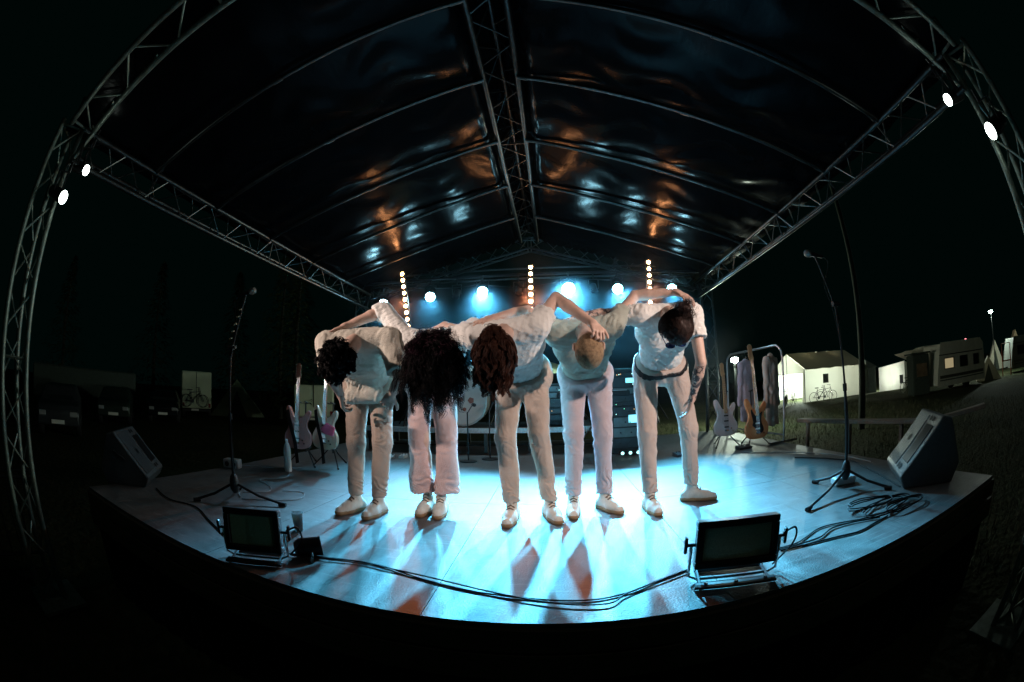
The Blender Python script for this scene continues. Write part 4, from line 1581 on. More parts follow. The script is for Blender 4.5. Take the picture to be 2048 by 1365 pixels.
t = thing('plug_box', 'small pale plug box with sockets near the left deck edge', 'plug box', (-3.0, 3.2, 0), .3)
b = MB()
b.box((0, 0, .05), (.20, .12, .10), bev=.01)
b.build('box', mat('grey_plastic', (.35, .36, .36), .5), t)
for k in (-1, 1):
    b = MB()
    b.lathe([(.028, 0), (.028, .004), (.022, .002), (.001, .002)], (k*.045, -.061, .05), (0, -1, 0), 14)
    b.build('socket', BLKP, t)
t = thing('plug_box', 'white plug box on the deck behind the base of the right microphone stand', 'plug box', (2.58, 2.46, 0), -.25)
b = MB()
b.box((0, 0, .03), (.20, .13, .06), bev=.01)
b.build('box', mat('white_plastic2', (.62, .66, .68), .45), t)
b = MB()
b.lathe([(.022, 0), (.022, .004), (.001, .004)], (0, 0, .06), (0, 0, 1), 14)
b.build('socket', BLKP, t)


# ---- microphone stands
def mic_stand(label, base, legs, pole_top, boom, mic_label, mic_dir, group='boom microphone stands'):
    t = thing('microphone_stand', label, 'microphone stand', base, 0, group)
    base = np.array(base, float)
    pt_ = np.array(pole_top, float)
    for (x, y) in legs:
        b = WB()
        b.tube([base+V(0, 0, .14), base+(V(x, y, .02)-base)*.5+V(0, 0, .05), V(x, y, .016)], .0105, 8)
        e = V(x, y, .016)
        dd = nrm(V(x, y, 0)-V(base[0], base[1], 0))
        b.tube([e-dd*.05, e+dd*.012], .016, 8)
        b.build('leg', BLK, t, smooth=True)
    b = WB()
    b.lathe([(.020, .06), (.038, .09), (.040, .15), (.030, .19), (.016, .21)], base, n=14)
    b.build('hub', BLKP, t, smooth=True)
    b = WB()
    mid = base+(pt_-base)*.55
    b.tube([base+V(0, 0, .1), mid], .0125, 8)
    b.tube([mid, pt_], .009, 8)
    b.tube([mid-(pt_-base)*.02, mid+(pt_-base)*.02], .018, 8)
    b.build('pole', BLK, t, smooth=True)
    b = WB()
    dB = nrm(np.array(boom[1])-np.array(boom[0]))
    b.tube(boom, .0075, 8)
    b.tube([boom[0]-dB*.0, boom[0]+dB*.04], .013, 8)
    b.build('boom_arm', BLK, t, smooth=True)
    b = WB()
    b.tube([pt_-V(.03, 0, 0), pt_+V(.03, 0, 0)], .020, 10)
    b.tube([pt_+V(.03, 0, 0), pt_+V(.055, 0, 0)], .012, 8)
    b.build('clamp', BLKP, t, smooth=True)
    e = np.array(boom[1], float)
    md = nrm(mic_dir)
    m_ = thing('microphone', mic_label, 'microphone', tuple(e), 0, 'microphones on boom stands')
    b = WB()
    b.lathe([(.010, -.10), (.013, -.09), (.017, .02), (.022, .05), (.024, .055)], e, md, 16)
    b.build('body', BLK, m_, smooth=True)
    b = WB()
    b.lathe([(.024, .055), (.028, .065), (.029, .080), (.025, .098), (.014, .110), (.001, .113)], e, md, 16)
    b.build('grille', mat('mic_grille', (.35, .33, .31), .35, .9, bump=.8, bscale=400), m_, smooth=True)
    cb = WB()
    cb.tube(catmull([e-md*.10, e-md*.15-V(0, 0, .03), e-md*.12-V(0, 0, .12), (pt_+e)/2-V(.02, 0, .05), pt_-V(.02, 0, .1), base*.5+pt_*.5+V(.015, 0, 0), base+V(.02, 0, .25)], 6), .0035, 5)
    cb.build('cord', CABLE, m_)
    return t


ms = mic_stand('left microphone stand beside the first guitars, with a short boom', (-2.02, 2.25, 0), [(-1.59, 2.36), (-2.22, 1.95), (-2.25, 2.55)], (-2.06, 2.3, 1.17), [(-2.06, 2.3, 1.10), (-1.93, 2.3, 1.58)],
               'left microphone pointing right', (1, -.1, .12))
cl = WB()
for k in range(5):
    a = V(-2.045, 2.29, 1.23)+(V(-1.965, 2.3, 1.45)-V(-2.045, 2.29, 1.23))*k/4
    cl.tube([a-V(.012, .02, 0), a+V(.016, -.02, .004)], .006, 6)
tag(cl.build('pick_holder', mat('pale_picks', (.6, .5, .35), .4), ms), 'row of pale plectrums clipped to the boom')
mic_stand('right microphone stand with a tall boom leaning left', (2.51, 2.36, 0), [(1.93, 2.10), (2.70, 1.98), (2.40, 2.66)], (2.47, 2.4, 1.36), [(2.50, 2.4, 1.24), (2.33, 2.4, 1.73)],
          'right microphone pointing left above the camping field', (-1, -.1, .05))


# ---- floor monitors
def wedge(label, loc, rz, sc=1.0):
    t = thing('floor_monitor', label, 'floor monitor', loc, rz, 'wedge monitors at the stage corners')
    # profile in local y (front=-y),z ; width along x
    W_ = .60*sc
    prof = [(-.20, 0), (.20, 0), (.25, .12), (.16, .40), (.08, .42), (-.24, .08)]
    prof = [(y*sc, z*sc) for y, z in prof]
    b = MB()
    P = [(x, y, z) for x in (-W_/2, W_/2) for (y, z) in prof]
    n = len(prof)
    b.add(P, [tuple(range(n)), tuple(range(2*n-1, n-1, -1))]+[(i, i+n, (i+1) % n+n, (i+1) % n) for i in range(n)])
    o = b.build('cabinet', mat('monitor_paint', (.07, .08, .085), .38, var=.15, vscale=60, bump=.35, bscale=300), t)
    bv = o.modifiers.new('b', 'BEVEL')
    bv.width = .014*sc
    bv.segments = 3
    # sloping face frame from prof[5] to prof[4]
    p0, p1 = V(0, *prof[5]), V(0, *prof[4])
    u = nrm(p1-p0)
    nn = V(0, u[2]*-1, u[1])
    nn = nn if nn[1] < 0 else -nn
    def FP(a, b_, h=0):
        return V(a*sc, 0, 0)+p0+u*b_*sc+nn*h
    Lf = np.linalg.norm(p1-p0)/sc
    def panel(name, x0, x1, b0, b1, h0, h1, m_):
        q = MB()
        R_ = np.stack([V(1, 0, 0), u, nn], 1)
        q.box(FP((x0+x1)/2, (b0+b1)/2, (h0+h1)/2), ((x1-x0)*sc, (b1-b0)*sc, abs(h1-h0)), rot=R_, bev=.004)
        return q.build(name, m_, t)
    panel('grille', -.26, .02, .03, Lf-.03, .001, .008, mat('grille_mesh', (.15, .17, .185), .42, .3, bump=1.0, bscale=500))
    hn = panel('horn', .07, .24, .09, Lf-.09, .001, .006, mat('horn_black', (.004, .004, .005), .35))
    for (a, b_) in ((.09, .045), (.15, .045), (.09, Lf-.045), (.15, Lf-.045)):
        q = MB()
        q.lathe([(.020*sc, .006), (.020*sc, .0075), (.002, .0078)], FP(a, b_), nn, 14)
        q.build('port', RUB, t)
    q = MB()
    q.lathe([(.028*sc, 0.0085), (.028*sc, .0105), (.022*sc, .0105), (.022*sc, .0085)], FP(-.10, Lf*.5), nn, 18)
    q.build('badge', ALU, t)
    q = MB()
    q.tube([(-W_/2-.004, -.02*sc, .20*sc), (-W_/2-.03, -.02*sc, .22*sc), (-W_/2-.03, .08*sc, .27*sc), (-W_/2-.004, .08*sc, .27*sc)], .01, 6)
    q.build('handle', BLKP, t)
    return t


wedge('right wedge monitor with its horn and grille lit blue, beside the right microphone stand', (3.17, 2.02, 0), R(-128), 1.15)
wedge('dim left wedge monitor in the shade by the left deck edge', (-3.2, 1.92, 0), R(132), 1.05)


# ---- floodlights
def floodlight(label, loc, rz, w_, h, tilt, face_c, yoke_dn=.12):
    t = thing('floodlight', label, 'floodlight', loc, rz, 'rectangular floodlights on the stage front')
    M_ = rotx(tilt)
    c = V(0, 0, yoke_dn+h/2)
    b = MB()
    fr_ = .032
    for (x, z, dx, dz) in ((0, h/2-fr_/2, w_, fr_), (0, -h/2+fr_/2, w_, fr_), (-w_/2+fr_/2, 0, fr_, h-2*fr_), (w_/2-fr_/2, 0, fr_, h-2*fr_)):
        b.box(c+M_@V(x, 0, z), (dx-.001, .07, dz-.001), rot=M_, bev=.004)
    b.box(c+M_@V(0, .03, 0), (w_-2*fr_, .04, h-2*fr_), rot=M_)
    b.build('housing', BLK, t)
    g_ = MB()
    g_.box(c+M_@V(0, -.012, 0), (w_-2*fr_-.004, .006, h-2*fr_-.004), rot=M_)
    g_.build('front_panel', face_c, t)
    for s in (-1, 1):
        k = MB()
        k.tube([c+V(s*(w_/2), 0, 0), c+V(s*(w_/2+.035), 0, 0)], .008, 8)
        k.box(c+V(s*(w_/2+.042), 0, 0), (.014, .03, .075), bev=.004)
        k.build('tilt_knob', BLK, t)
    y = MB()
    y.tube([c+V(-w_/2-.018, 0, 0), V(-w_/2-.018, 0, .03), V(-w_/2+.02, 0, .012), V(w_/2-.02, 0, .012), V(w_/2+.018, 0, .03), c+V(w_/2+.018, 0, 0)], .007, 8)
    y.build('yoke', CHROME, t)
    bs_ = MB()
    bs_.box((0, -.085, .018), (w_*.98, .05, .012), bev=.003)
    bs_.box((0, .10, .012), (w_*.9, .04, .012), bev=.003)
    bs_.tube([(-w_*.42, -.085, .012), (-w_*.42, .10, .012)], .008, 6)
    bs_.tube([(w_*.42, -.085, .012), (w_*.42, .10, .012)], .008, 6)
    bb = bs_.build('base_rail', BLK, t)
    for k in (-1, 0, 1):
        q = MB()
        q.lathe([(.009, 0), (.009, .006), (.001, .007)], (k*w_*.36, -.085, .024), (0, 0, 1), 12)
        q.build('bolt', CHROME, bb)
    cb = MB()
    cb.tube(catmull([c+V(w_/2+.03, .0, .01), c+V(w_/2+.09, .0, .03), c+V(w_/2+.10, .02, -.05), V(w_/2+.02, .05, .02)], 6), .005, 6)
    cb.build('lead', CABLE, t)
    return t


FACE1 = mat('led_panel_face', (.62, .60, .44), .5, var=.25, vscale=200, bump=.2, bscale=300)
FACE2 = mat('led_panel_face_green', (.40, .52, .34), .5, var=.25, vscale=200, bump=.2, bscale=300)
floodlight('right floodlight, larger, with a brownish front panel, near the stage front edge', (1.09, 1.50, 0), R(-13), .375, .215, R(-8), FACE1, .075)
floodlight('left floodlight with a greenish front panel, beside the cup', (-1.11, 1.46, 0), R(26), .31, .22, R(-12), FACE2, .05)
t = thing('floor_lamp_can', 'small dark spotlight lying right behind the left floodlight', 'spotlight', (-.90, 1.66, .055), .4)
b = MB()
b.lathe([(.03, -.08), (.05, -.05), (.05, .06), (.055, .07), (.048, .07), (.044, .045), (.001, .045)], (0, 0, 0), (.9, .2, .05), 18)
b.build('can', BLK, t, smooth=True)
b = MB()
b.tube([(.03, .07, .0), (.02, .10, -.05), (.0, -.02, -.062), (.03, -.10, -.05), (.03, -.075, 0)], .006, 6)
b.build('bracket', CHROME, t)

# ================================================================== RISER, DRUMS, RACKS
t = thing('drum_riser', 'low drum riser with a pale aluminium edge and open legs', 'riser', (-.4, 6.1, 0))
b = WB()
b.box((-.45, 6.25, .325), (4.0, 1.3, .05))
b.build('deck', mat('riser_top', (.03, .03, .03), .5, var=.2), t)
b = WB()
b.box((-.45, 5.585, .325), (4.02, .03, .075), bev=.005)
b.build('front_edge', mat('riser_edge', (.55, .57, .56), .35, .5, var=.2, vscale=30), t)
for x in (-2.4, -1.7, -1.1, -.62, .0, .62, 1.45):
    for y in (5.66, 6.8):
        b = WB()
        b.box((x, y, .143), (.05, .05, .286))
        b.build('leg', ALU, t)
b = WB()
b.tube([(-2.4, 5.70, .10), (1.45, 5.70, .10)], .012, 8)
b.build('brace', ALU, t)

DRUMH = mat('drum_head', (.70, .66, .60), .45, var=.06)
DRUMS = mat('drum_shell', (.55, .50, .42), .3, var=.1, coat=.4)


def drum(label, c, r, depth, axis, head=DRUMH, shell=DRUMS, cat='drum', name='drum', legs=True, group='drums of the kit on the riser'):
    t = thing(name, label, cat, (c[0], c[1], .35), 0, group)
    ax = nrm(axis)
    b = WB()
    b.lathe([(r, 0), (r, depth)], V(*c)-ax*depth, ax, 32)
    b.build('shell', shell, t, smooth=True)
    b = WB()
    b.lathe([(r*.97, .0), (r*.97, .003), (.001, .004)], V(*c)+ax*.0, ax, 32)
    b.build('head', head, t, smooth=True)
    b = WB()
    b.lathe([(r+.001, -.012), (r+.014, -.012), (r+.014, .014), (r*.965, .014), (r*.965, .001)], V(*c), ax, 32)
    b.build('hoop', mat('drum_hoop', (.45, .42, .38), .3, .6), t, smooth=True)
    for k in range(8):
        a = k*math.pi/4+.2
        ref = V(0, 0, 1) if abs(ax[2]) < .9 else V(1, 0, 0)
        u = nrm(np.cross(ax, ref))
        v_ = np.cross(ax, u)
        p = V(*c)+(u*math.cos(a)+v_*math.sin(a))*(r+.016)
        q = WB()
        q.tube([p, p-ax*min(depth*.5, .12)], .005, 5)
        q.build('lug', CHROME, t)
    if legs:
        st = WB()
        for k in range(3):
            a = k*2.1+.4
            p = V(*c)-ax*depth*.5+V(math.cos(a)*r*.9, math.sin(a)*r*.9, 0)
            if abs(ax[2]) > .5:
                st.tube([p, V(p[0]*1., p[1], .352)], .009, 6)
        if st.v:
            st.build('legs', CHROME, t)
    return t


bd = drum('big bass drum with a worn pale front head, right of the curly hair', (-1.0, 5.9, .73), .36, .42, (0.02, -1, 0), name='bass_drum')
sm_ = WB()
for k in range(3):
    a0 = .5+k*2.0
    sm_.lathe([(.05-.01*k, 0), (.05-.01*k, .002), (.001, .0025)], V(-1.0+.09*math.cos(a0)+.05, 5.894, .70+.09*math.sin(a0)), (0.02, -1, 0), 5+k)
sm_.build('worn_sticker', mat('red_brown_print', (.35, .12, .08), .6, var=.4), bd)
drum('small tom mounted above the bass drum', (-.80, 6.05, 1.22), .15, .2, (0, -.45, .9), legs=False)
drum('floor tom at the left of the bass drum', (-1.62, 6.1, .86), .20, .38, (0, -.1, 1))
drum('shallow snare drum behind the bass drum', (-.35, 6.35, .95), .17, .14, (0, -.15, 1))


def cymbal(label, x, y, z, r, tilt=.3):
    t = thing('cymbal_stand', label, 'cymbal', (x, y, .35), 0, 'cymbals of the drum kit')
    b = WB()
    ax = nrm((.1, -tilt, 1))
    b.lathe([(r, 0), (r*.6, .012), (.03, .022), (.026, .034), (.001, .038)], (x, y, z), ax, 32)
    b.build('cymbal', mat('bronze', (.55, .38, .16), .28, .9, bump=.3, bscale=60), t, smooth=True)
    b = WB()
    b.tube([(x, y, z+.05), (x, y+.01, .6)], .010, 8)
    b.build('pole', CHROME, t)
    for k in range(3):
        q = WB()
        a = k*2.09+.3
        q.tube([(x, y, .62), (x+.27*math.cos(a), y+.27*math.sin(a), .36)], .009, 6)
        q.build('leg', CHROME, t)


cymbal('crash cymbal high at the left of the drum kit', -1.45, 6.25, 1.45, .22)
cymbal('ride cymbal right of the small tom, seen between the third and fourth persons', .22, 6.2, 1.22, .26, .45)
cymbal('splash cymbal above the bass drum', -.55, 6.35, 1.5, .16)

LIT_SCR = mat('lit_screen', (.2, .5, .6), .3, emit=(.25, .85, 1.0), estr=1.6)
LED_W = mat('lit_indicator_white', (1, 1, 1), .3, emit=(.6, 1, .9), estr=4)
LED_O = mat('lit_indicator_orange', (1, .5, .2), .3, emit=(1, .45, .15), estr=3)
LED_G = mat('lit_indicator_green', (.4, 1, .4), .3, emit=(.3, 1, .5), estr=3)


def rack(label, c, w_, h, seed, screens):
    t = thing('equipment_rack', label, 'equipment rack', (c[0], c[1], 0), 0, 'racks of lit equipment')
    b = MB()
    b.box((0, .2, h/2), (w_, .4, h), bev=.01)
    b.build('case', BLKP, t)
    for s in (-1, 1):
        q = MB()
        q.box((s*(w_/2-.012), -.003, h/2), (.02, .012, h*.96))
        q.build('rail', ALU, t)
    for z in (h-.012, h*.62):
        q = MB()
        q.box((0, -.006, z), (w_, .02, .016))
        q.build('trim', ALU, t)
    r_ = np.random.RandomState(seed)
    k = 0
    z = .08
    while z < h-.08:
        hh_ = [.05, .085, .13, .085][r_.randint(4)]
        q = MB()
        q.box((0, -.008, z+hh_/2), (w_-.05, .014, hh_-.008), bev=.003)
        u = q.build('unit', [mat('unit_face', (.03, .035, .04), .4, var=.3), mat('unit_face_grey', (.14, .15, .15), .35, .5, var=.2), mat('unit_face_black', (.01, .01, .012), .3)][r_.randint(3)], t)
        for i in range(r_.randint(0, 5)):
            l = MB()
            l.lathe([(.0045, 0), (.001, .004)], (r_.uniform(-w_/2+.05, w_/2-.05), -.016, z+r_.uniform(.02, hh_-.02)), (0, -1, 0), 8)
            l.build('indicator', [LED_W, LED_O, LED_G][r_.randint(3)], u)
        for i in range(3):
            l = MB()
            l.lathe([(.010, 0), (.009, .015), (.001, .016)], (r_.uniform(-w_/2+.05, w_/2-.05), -.016, z+hh_/2), (0, -1, 0), 10)
            l.build('knob', BLKP, u)
        z += hh_+.008
    for (x, z, a, b_) in screens:
        q = MB()
        q.box((x, -.020, z), (a, .006, b_))
        q.build('screen', LIT_SCR, t)
    return t


rack('tall equipment rack with lit blue screens between the two rightmost persons', (1.36, 5.25, 0), .56, 1.12, 3, [(-.02, .96, .13, .06), (.02, .46, .15, .10)])
rack('lower equipment rack seen behind the knees of the third person', (.32, 5.95, .35), .7, .62, 8, [(.25, .5, .06, .04)]).location.z = .35
t = thing('floor_light_strip', 'low strip of five small white lamps on the deck by the rack', 'light strip', (1.38, 5.02, 0))
b = MB()
b.box((0, 0, .05), (.50, .06, .05), bev=.008)
b.build('housing', BLK, t)
for k in range(5):
    l = MB()
    l.lathe([(.022, 0), (.018, .006), (.001, .008)], (-.2+k*.1, -.031, .05), (0, -1, 0), 12)
    l.build('lamp', mat('lit_strip', (1, 1, 1), .3, emit=(.45, 1, .95), estr=1.6), t)
kb = thing('keyboard_stand', 'thin keyboard on a crossed stand behind the third and fourth persons', 'keyboard', (.85, 5.35, 0))
b = MB()
b.box((0, 0, .80), (.95, .28, .07), bev=.01)
b.build('keyboard', BLKP, kb)
b = MB()
b.box((0, -.10, .838), (.86, .10, .006))
b.build('keys', mat('ivory_keys', (.6, .6, .58), .3), kb)
for s in (-1, 1):
    b = MB()
    b.tube([(s*.3, .02*s, .77), (-s*.3, .02*s, .02)], .014, 8)
    b.build('leg', ALU, kb)
# small pedals and fx by the feet
def pedal(label, x, y, rz, c, w_=.075):
    t = thing('effect_pedal', label, 'pedal', (x, y, 0), rz, 'effect pedals on the deck')
    b = MB()
    b.add([(-w_/2, -.06, .002), (w_/2, -.06, .002), (w_/2, .06, .002), (-w_/2, .06, .002), (-w_/2, -.06, .03), (w_/2, -.06, .03), (w_/2, .06, .05), (-w_/2, .06, .05)],
          [(0, 3, 2, 1), (4, 5, 6, 7), (0, 1, 5, 4), (1, 2, 6, 5), (2, 3, 7, 6), (3, 0, 4, 7)])
    b.build('case', mat('pedal_'+label[:9].replace(' ', '_'), c, .35, .3), t)
    b = MB()
    b.lathe([(.010, 0), (.010, .012), (.001, .013)], (0, -.03, .034), (0, 0, 1), 10)
    b.build('switch', CHROME, t)
    for s in (-1, 1):
        b = MB()
        b.lathe([(.008, 0), (.007, .012), (.001, .013)], (s*.02, .03, .043), (0, 0, 1), 8)
        b.build('knob', BLKP, t)


pedal('silver pedal left of the wide trousers near the riser', -1.75, 4.9, .2, (.5, .5, .52))
pedal('white pedal beside the silver pedal near the riser', -1.62, 5.0, -.1, (.6, .6, .6))
pedal('dark pedal right of the tallest person near the rack', 1.85, 4.75, .3, (.1, .1, .12), .12)
pedal('black wide pedal at the foot of the pale silver guitar', 2.75, 4.72, .1, (.03, .03, .03), .2)
for i, (x, y, lab) in enumerate([(-.72, 4.9, 'thin short microphone stand in front of the bass drum'), (-.48, 5.1, 'second thin microphone stand right of the bass drum')]):
    t = thing('short_microphone_stand', lab, 'microphone stand', (x, y, 0), 0, 'short stands before the drum kit')
    b = MB()
    b.lathe([(.001, 0), (.11, .002), (.11, .012), (.02, .02), (.001, .021)], n=20)
    b.build('base', BLK, t, smooth=True)
    b = MB()
    b.tube([(0, 0, .02), (0, 0, .62)], .009, 8)
    b.build('pole', BLK, t)
    b = MB()
    b.tube([(0, -.02, .6), (-.02, .45, .70)], .007, 8)
    b.build('boom_arm', BLK, t)
    b = MB()
    b.lathe([(.018, 0), (.024, .05), (.026, .12), (.001, .13)], (-.02, .45, .70), (0, 1, -.1), 12)
    b.build('microphone_head', BLKP, t, smooth=True)

# ================================================================== SMOKE
sm = MB()
sm.box((0, 6.2, 1.9), (6.6, 3.6, 3.74))
so = sm.build('stage_smoke', None)
tag(so, 'thin blue lit smoke hanging behind the bowing people', 'smoke', kind='stuff')
mt = bpy.data.materials.new('smoke')
mt.use_nodes = True
nt = mt.node_tree
nt.nodes.clear()
out = nt.nodes.new('ShaderNodeOutputMaterial')
vo = nt.nodes.new('ShaderNodeVolumePrincipled')
vo.inputs['Color'].default_value = (.8, .9, 1, 1)
tc = nt.nodes.new('ShaderNodeTexCoord')
sp = nt.nodes.new('ShaderNodeSeparateXYZ')
nt.links.new(tc.outputs['Generated'], sp.inputs[0])
prod = None
for ch_, wd_ in (('X', .16), ('Y', .25), ('Z', .3)):
    a_ = nt.nodes.new('ShaderNodeMath')
    a_.operation = 'PINGPONG'
    a_.inputs[1].default_value = .5
    nt.links.new(sp.outputs[ch_], a_.inputs[0])
    b_ = nt.nodes.new('ShaderNodeMapRange')
    b_.interpolation_type = 'SMOOTHSTEP'
    b_.inputs['From Max'].default_value = wd_
    nt.links.new(a_.outputs[0], b_.inputs['Value'])
    if prod is None:
        prod = b_.outputs[0]
    else:
        m2_ = nt.nodes.new('ShaderNodeMath')
        m2_.operation = 'MULTIPLY'
        nt.links.new(prod, m2_.inputs[0])
        nt.links.new(b_.outputs[0], m2_.inputs[1])
        prod = m2_.outputs[0]
nn_ = nt.nodes.new('ShaderNodeTexNoise')
nn_.inputs['Scale'].default_value = .9
nn_.inputs['Detail'].default_value = 3
nt.links.new(tc.outputs['Object'], nn_.inputs['Vector'])
mr_ = nt.nodes.new('ShaderNodeMapRange')
mr_.inputs['From Min'].default_value = .44
mr_.inputs['From Max'].default_value = .68
mr_.inputs['To Min'].default_value = .10
mr_.inputs['To Max'].default_value = 1
nt.links.new(nn_.outputs['Fac'], mr_.inputs['Value'])
m3_ = nt.nodes.new('ShaderNodeMath')
m3_.operation = 'MULTIPLY'
nt.links.new(prod, m3_.inputs[0])
nt.links.new(mr_.outputs[0], m3_.inputs[1])
m4_ = nt.nodes.new('ShaderNodeMath')
m4_.operation = 'MULTIPLY'
m4_.inputs[1].default_value = .017
nt.links.new(m3_.outputs[0], m4_.inputs[0])
nt.links.new(m4_.outputs[0], vo.inputs['Density'])
vo.inputs['Anisotropy'].default_value = .86
nt.links.new(vo.outputs[0], out.inputs['Volume'])
so.data.materials.append(mt)

# ================================================================== CAMPING FIELD ON THE RIGHT
TENTW = bpy.data.materials.new('tent_fabric')
TENTW.use_nodes = True
nt = TENTW.node_tree
nt.nodes.clear()
out = nt.nodes.new('ShaderNodeOutputMaterial')
mx = nt.nodes.new('ShaderNodeMixShader')
df = nt.nodes.new('ShaderNodeBsdfDiffuse')
tl = nt.nodes.new('ShaderNodeBsdfTranslucent')
nz = nt.nodes.new('ShaderNodeTexNoise')
nz.inputs['Scale'].default_value = 1.2
rp = nt.nodes.new('ShaderNodeValToRGB')
rp.color_ramp.elements[0].color = (.62, .62, .57, 1)
rp.color_ramp.elements[1].color = (.80, .79, .75, 1)
nt.links.new(nz.outputs['Fac'], rp.inputs[0])
nt.links.new(rp.outputs[0], df.inputs[0])
nt.links.new(rp.outputs[0], tl.inputs[0])
mx.inputs[0].default_value = .45
nt.links.new(df.outputs[0], mx.inputs[1])
nt.links.new(tl.outputs[0], mx.inputs[2])
nt.links.new(mx.outputs[0], out.inputs[0])
GZ = -.9
TENTR = TENTW.copy()
TENTR.name = 'tent_roof_fabric'
for n_ in TENTR.node_tree.nodes:
    if n_.type == 'MIX_SHADER':
        n_.inputs[0].default_value = .10
    if n_.type == 'VALTORGB':
        n_.color_ramp.elements[0].color = (.34, .32, .24, 1)
        n_.color_ramp.elements[1].color = (.48, .44, .33, 1)


def wallquad(b, P, nu=10, amp=.02, th=.012, seed=0):
    """rippled fabric sheet between four corners (a,b,c,d)"""
    a, b_, c, d_ = [V(*p) for p in P]
    nn = nrm(np.cross(b_-a, d_-a))
    VV = []
    for side in (0, 1):
        for j in range(5):
            for i in range(nu+1):
                u, v_ = i/nu, j/4
                p = (a*(1-u)+b_*u)*(1-v_)+(d_*(1-u)+c*u)*v_
                VV.append(p+nn*(amp*math.sin(u*nu*1.9+seed+v_*2)*math.sin(math.pi*min(1, max(0, u)))+side*th))
    n1 = nu+1
    F = []
    for j in range(4):
        for i in range(nu):
            q = (j*n1+i, j*n1+i+1, (j+1)*n1+i+1, (j+1)*n1+i)
            F.append(q)
            F.append(tuple(x+5*n1 for x in q[::-1]))
    b.add(VV, F)




# marquee: near gable corner A, long side to B, gable to L
A = V(17.4, 23.2, GZ)
B = V(23.6, 22.9, GZ)
Lc = V(17.9, 28.6, GZ)
C_ = B+(Lc-A)
t = thing('marquee', 'long white party marquee lit from inside, with an open left gable', 'tent', tuple((A+C_)/2))
EH = V(0, 0, 2.2)
PK = V(0, 0, 3.45)
b = WB()
wallquad(b, [A, B, B+EH, A+EH], 16, .04)
b.build('side_wall', TENTW, t, smooth=True)
b = WB()
wallquad(b, [Lc, C_, C_+EH, Lc+EH], 10, .03, seed=2)
b.build('side_wall', TENTW, t, smooth=True)
b = WB()
wallquad(b, [B, C_, C_+EH, B+EH], 8, .03, seed=4)
b.build('gable_wall', TENTW, t, smooth=True)
mA, mB = (A+Lc)/2, (B+C_)/2
ov = V(0, 0, -.05)
for (p, q_) in (((A, B), 0), ((Lc, C_), 1)):
    b = WB()
    out_ = nrm(p[0]-mA)*.25
    wallquad(b, [p[0]+EH+out_+ov, p[1]+EH+out_+ov, mB+PK, mA+PK], 16, .03, seed=q_)
    b.build('roof', TENTR, t, smooth=True)
b = WB()
b.add([A+EH+V(-.01, 0, -.25), Lc+EH+V(-.01, 0, -.25), Lc+EH, mA+PK, A+EH, A+EH+V(.03, 0, -.25), Lc+EH+V(.03, 0, -.25), Lc+EH+V(.04, 0, 0), mA+PK+V(.04, 0, 0), A+EH+V(.04, 0, 0)],
      [(0, 1, 2, 3, 4), (9, 8, 7, 6, 5), (0, 5, 6, 1)])
b.build('gable_panel', TENTW, t)
for p in (A, Lc, B, C_, mA):
    b = WB()
    b.tube([p, p+EH if p is not mA else p+PK], .03, 8)
    b.build('pole', ALU, t)
b = WB()
wallquad(b, [A+V(-.05, 0, 0), A+V(.1, .5, 0), A+V(.05, .3, 2.0), A+V(0, 0, 2.0)], 6, .05)
b.build('tied_curtain', TENTW, t, smooth=True)
b = WB()
b.box(A+(B-A)*.32+V(0, -.03, 1.45), (.55, .01, .62))
b.build('notice', mat('notice_paper', (.05, .06, .05), .7, var=.5, vscale=6), t)
for k in (.28, .72):
    l = WB()
    c = mA+(mB-mA)*k+PK-V(0, .35, .32)
    l.tube([c-V(.6, 0, 0), c+V(.6, 0, 0)], .02, 8)
    l.build('lamp_tube', mat('lit_tube', (1, 1, 1), .3, emit=(.75, 1, .85), estr=60), t)
    new_light('tube_glow', 'POINT', tuple(c-V(0, 0, .1)), None, 480, (1, 1, .86), t, radius=.15)
new_light('front_glow', 'POINT', tuple(mA+V(1.2, 0, 1.6)), None, 1700, (.84, 1, .88), t, radius=.2)

# awning tent with lean-to
t = thing('awning_tent', 'white awning tent with a slanting flap, right of the marquee', 'tent', (26.0, 22.0, GZ))
b = WB()
P0, P1, P2 = V(25.0, 22.4, GZ), V(27.6, 21.4, GZ), V(28.6, 19.7, GZ)
wallquad(b, [P0, P1, P1+V(0, 0, 2.05), P0+V(0, 0, 1.75)], 10, .05)
b.build('wall', TENTW, t, smooth=True)
b = WB()
wallquad(b, [P1+V(.02, 0, 0), P1+V(.9, -1.3, .0), P1+V(.1, -.15, 1.95), P1+V(0, 0, 2.0)], 6, .04)
b.build('flap', TENTW, t, smooth=True)
b = WB()
wallquad(b, [P1+V(-.1, -.3, 2.1), P2+V(.2, -.3, 1.2), P2+V(.3, .2, 2.9), P1+V(0, 1.2, 2.6)], 8, .05)
b.build('canopy', mat('awning_canvas', (.40, .36, .28), .9, var=.15), t, smooth=True)
b = WB()
b.tube([P1, P1+V(0, 0, 2.1)], .03, 6)
b.build('pole', ALU, t)
for (x_, z_) in ((.35, 1.9), (.55, 2.05)):
    b = WB()
    p = P1+(P2-P1)*x_
    b.box(p+V(-.12, -.28, z_), (.5, .02, .12), rot=rotz(-.9))
    b.build('printed_mark', mat('brown_print', (.22, .10, .06), .8), t)
new_light('inner_glow', 'POINT', (26.6, 22.9, .2), None, 700, (.92, 1, .90), t, radius=.2)
ch = WB()
c = V(26.7, 20.9, GZ)
ch.box(c+V(0, 0, .45), (.5, .5, .06))
ch.box(c+V(0, .24, .75), (.5, .05, .6))
for sx in (-1, 1):
    for sy in (-1, 1):
        ch.tube([c+V(sx*.2, sy*.2, 0), c+V(sx*.2, sy*.2, .45)], .02, 6)
tag(ch.build('camping_chair', BLKP), 'small dark camping chair in front of the awning tent', 'chair')

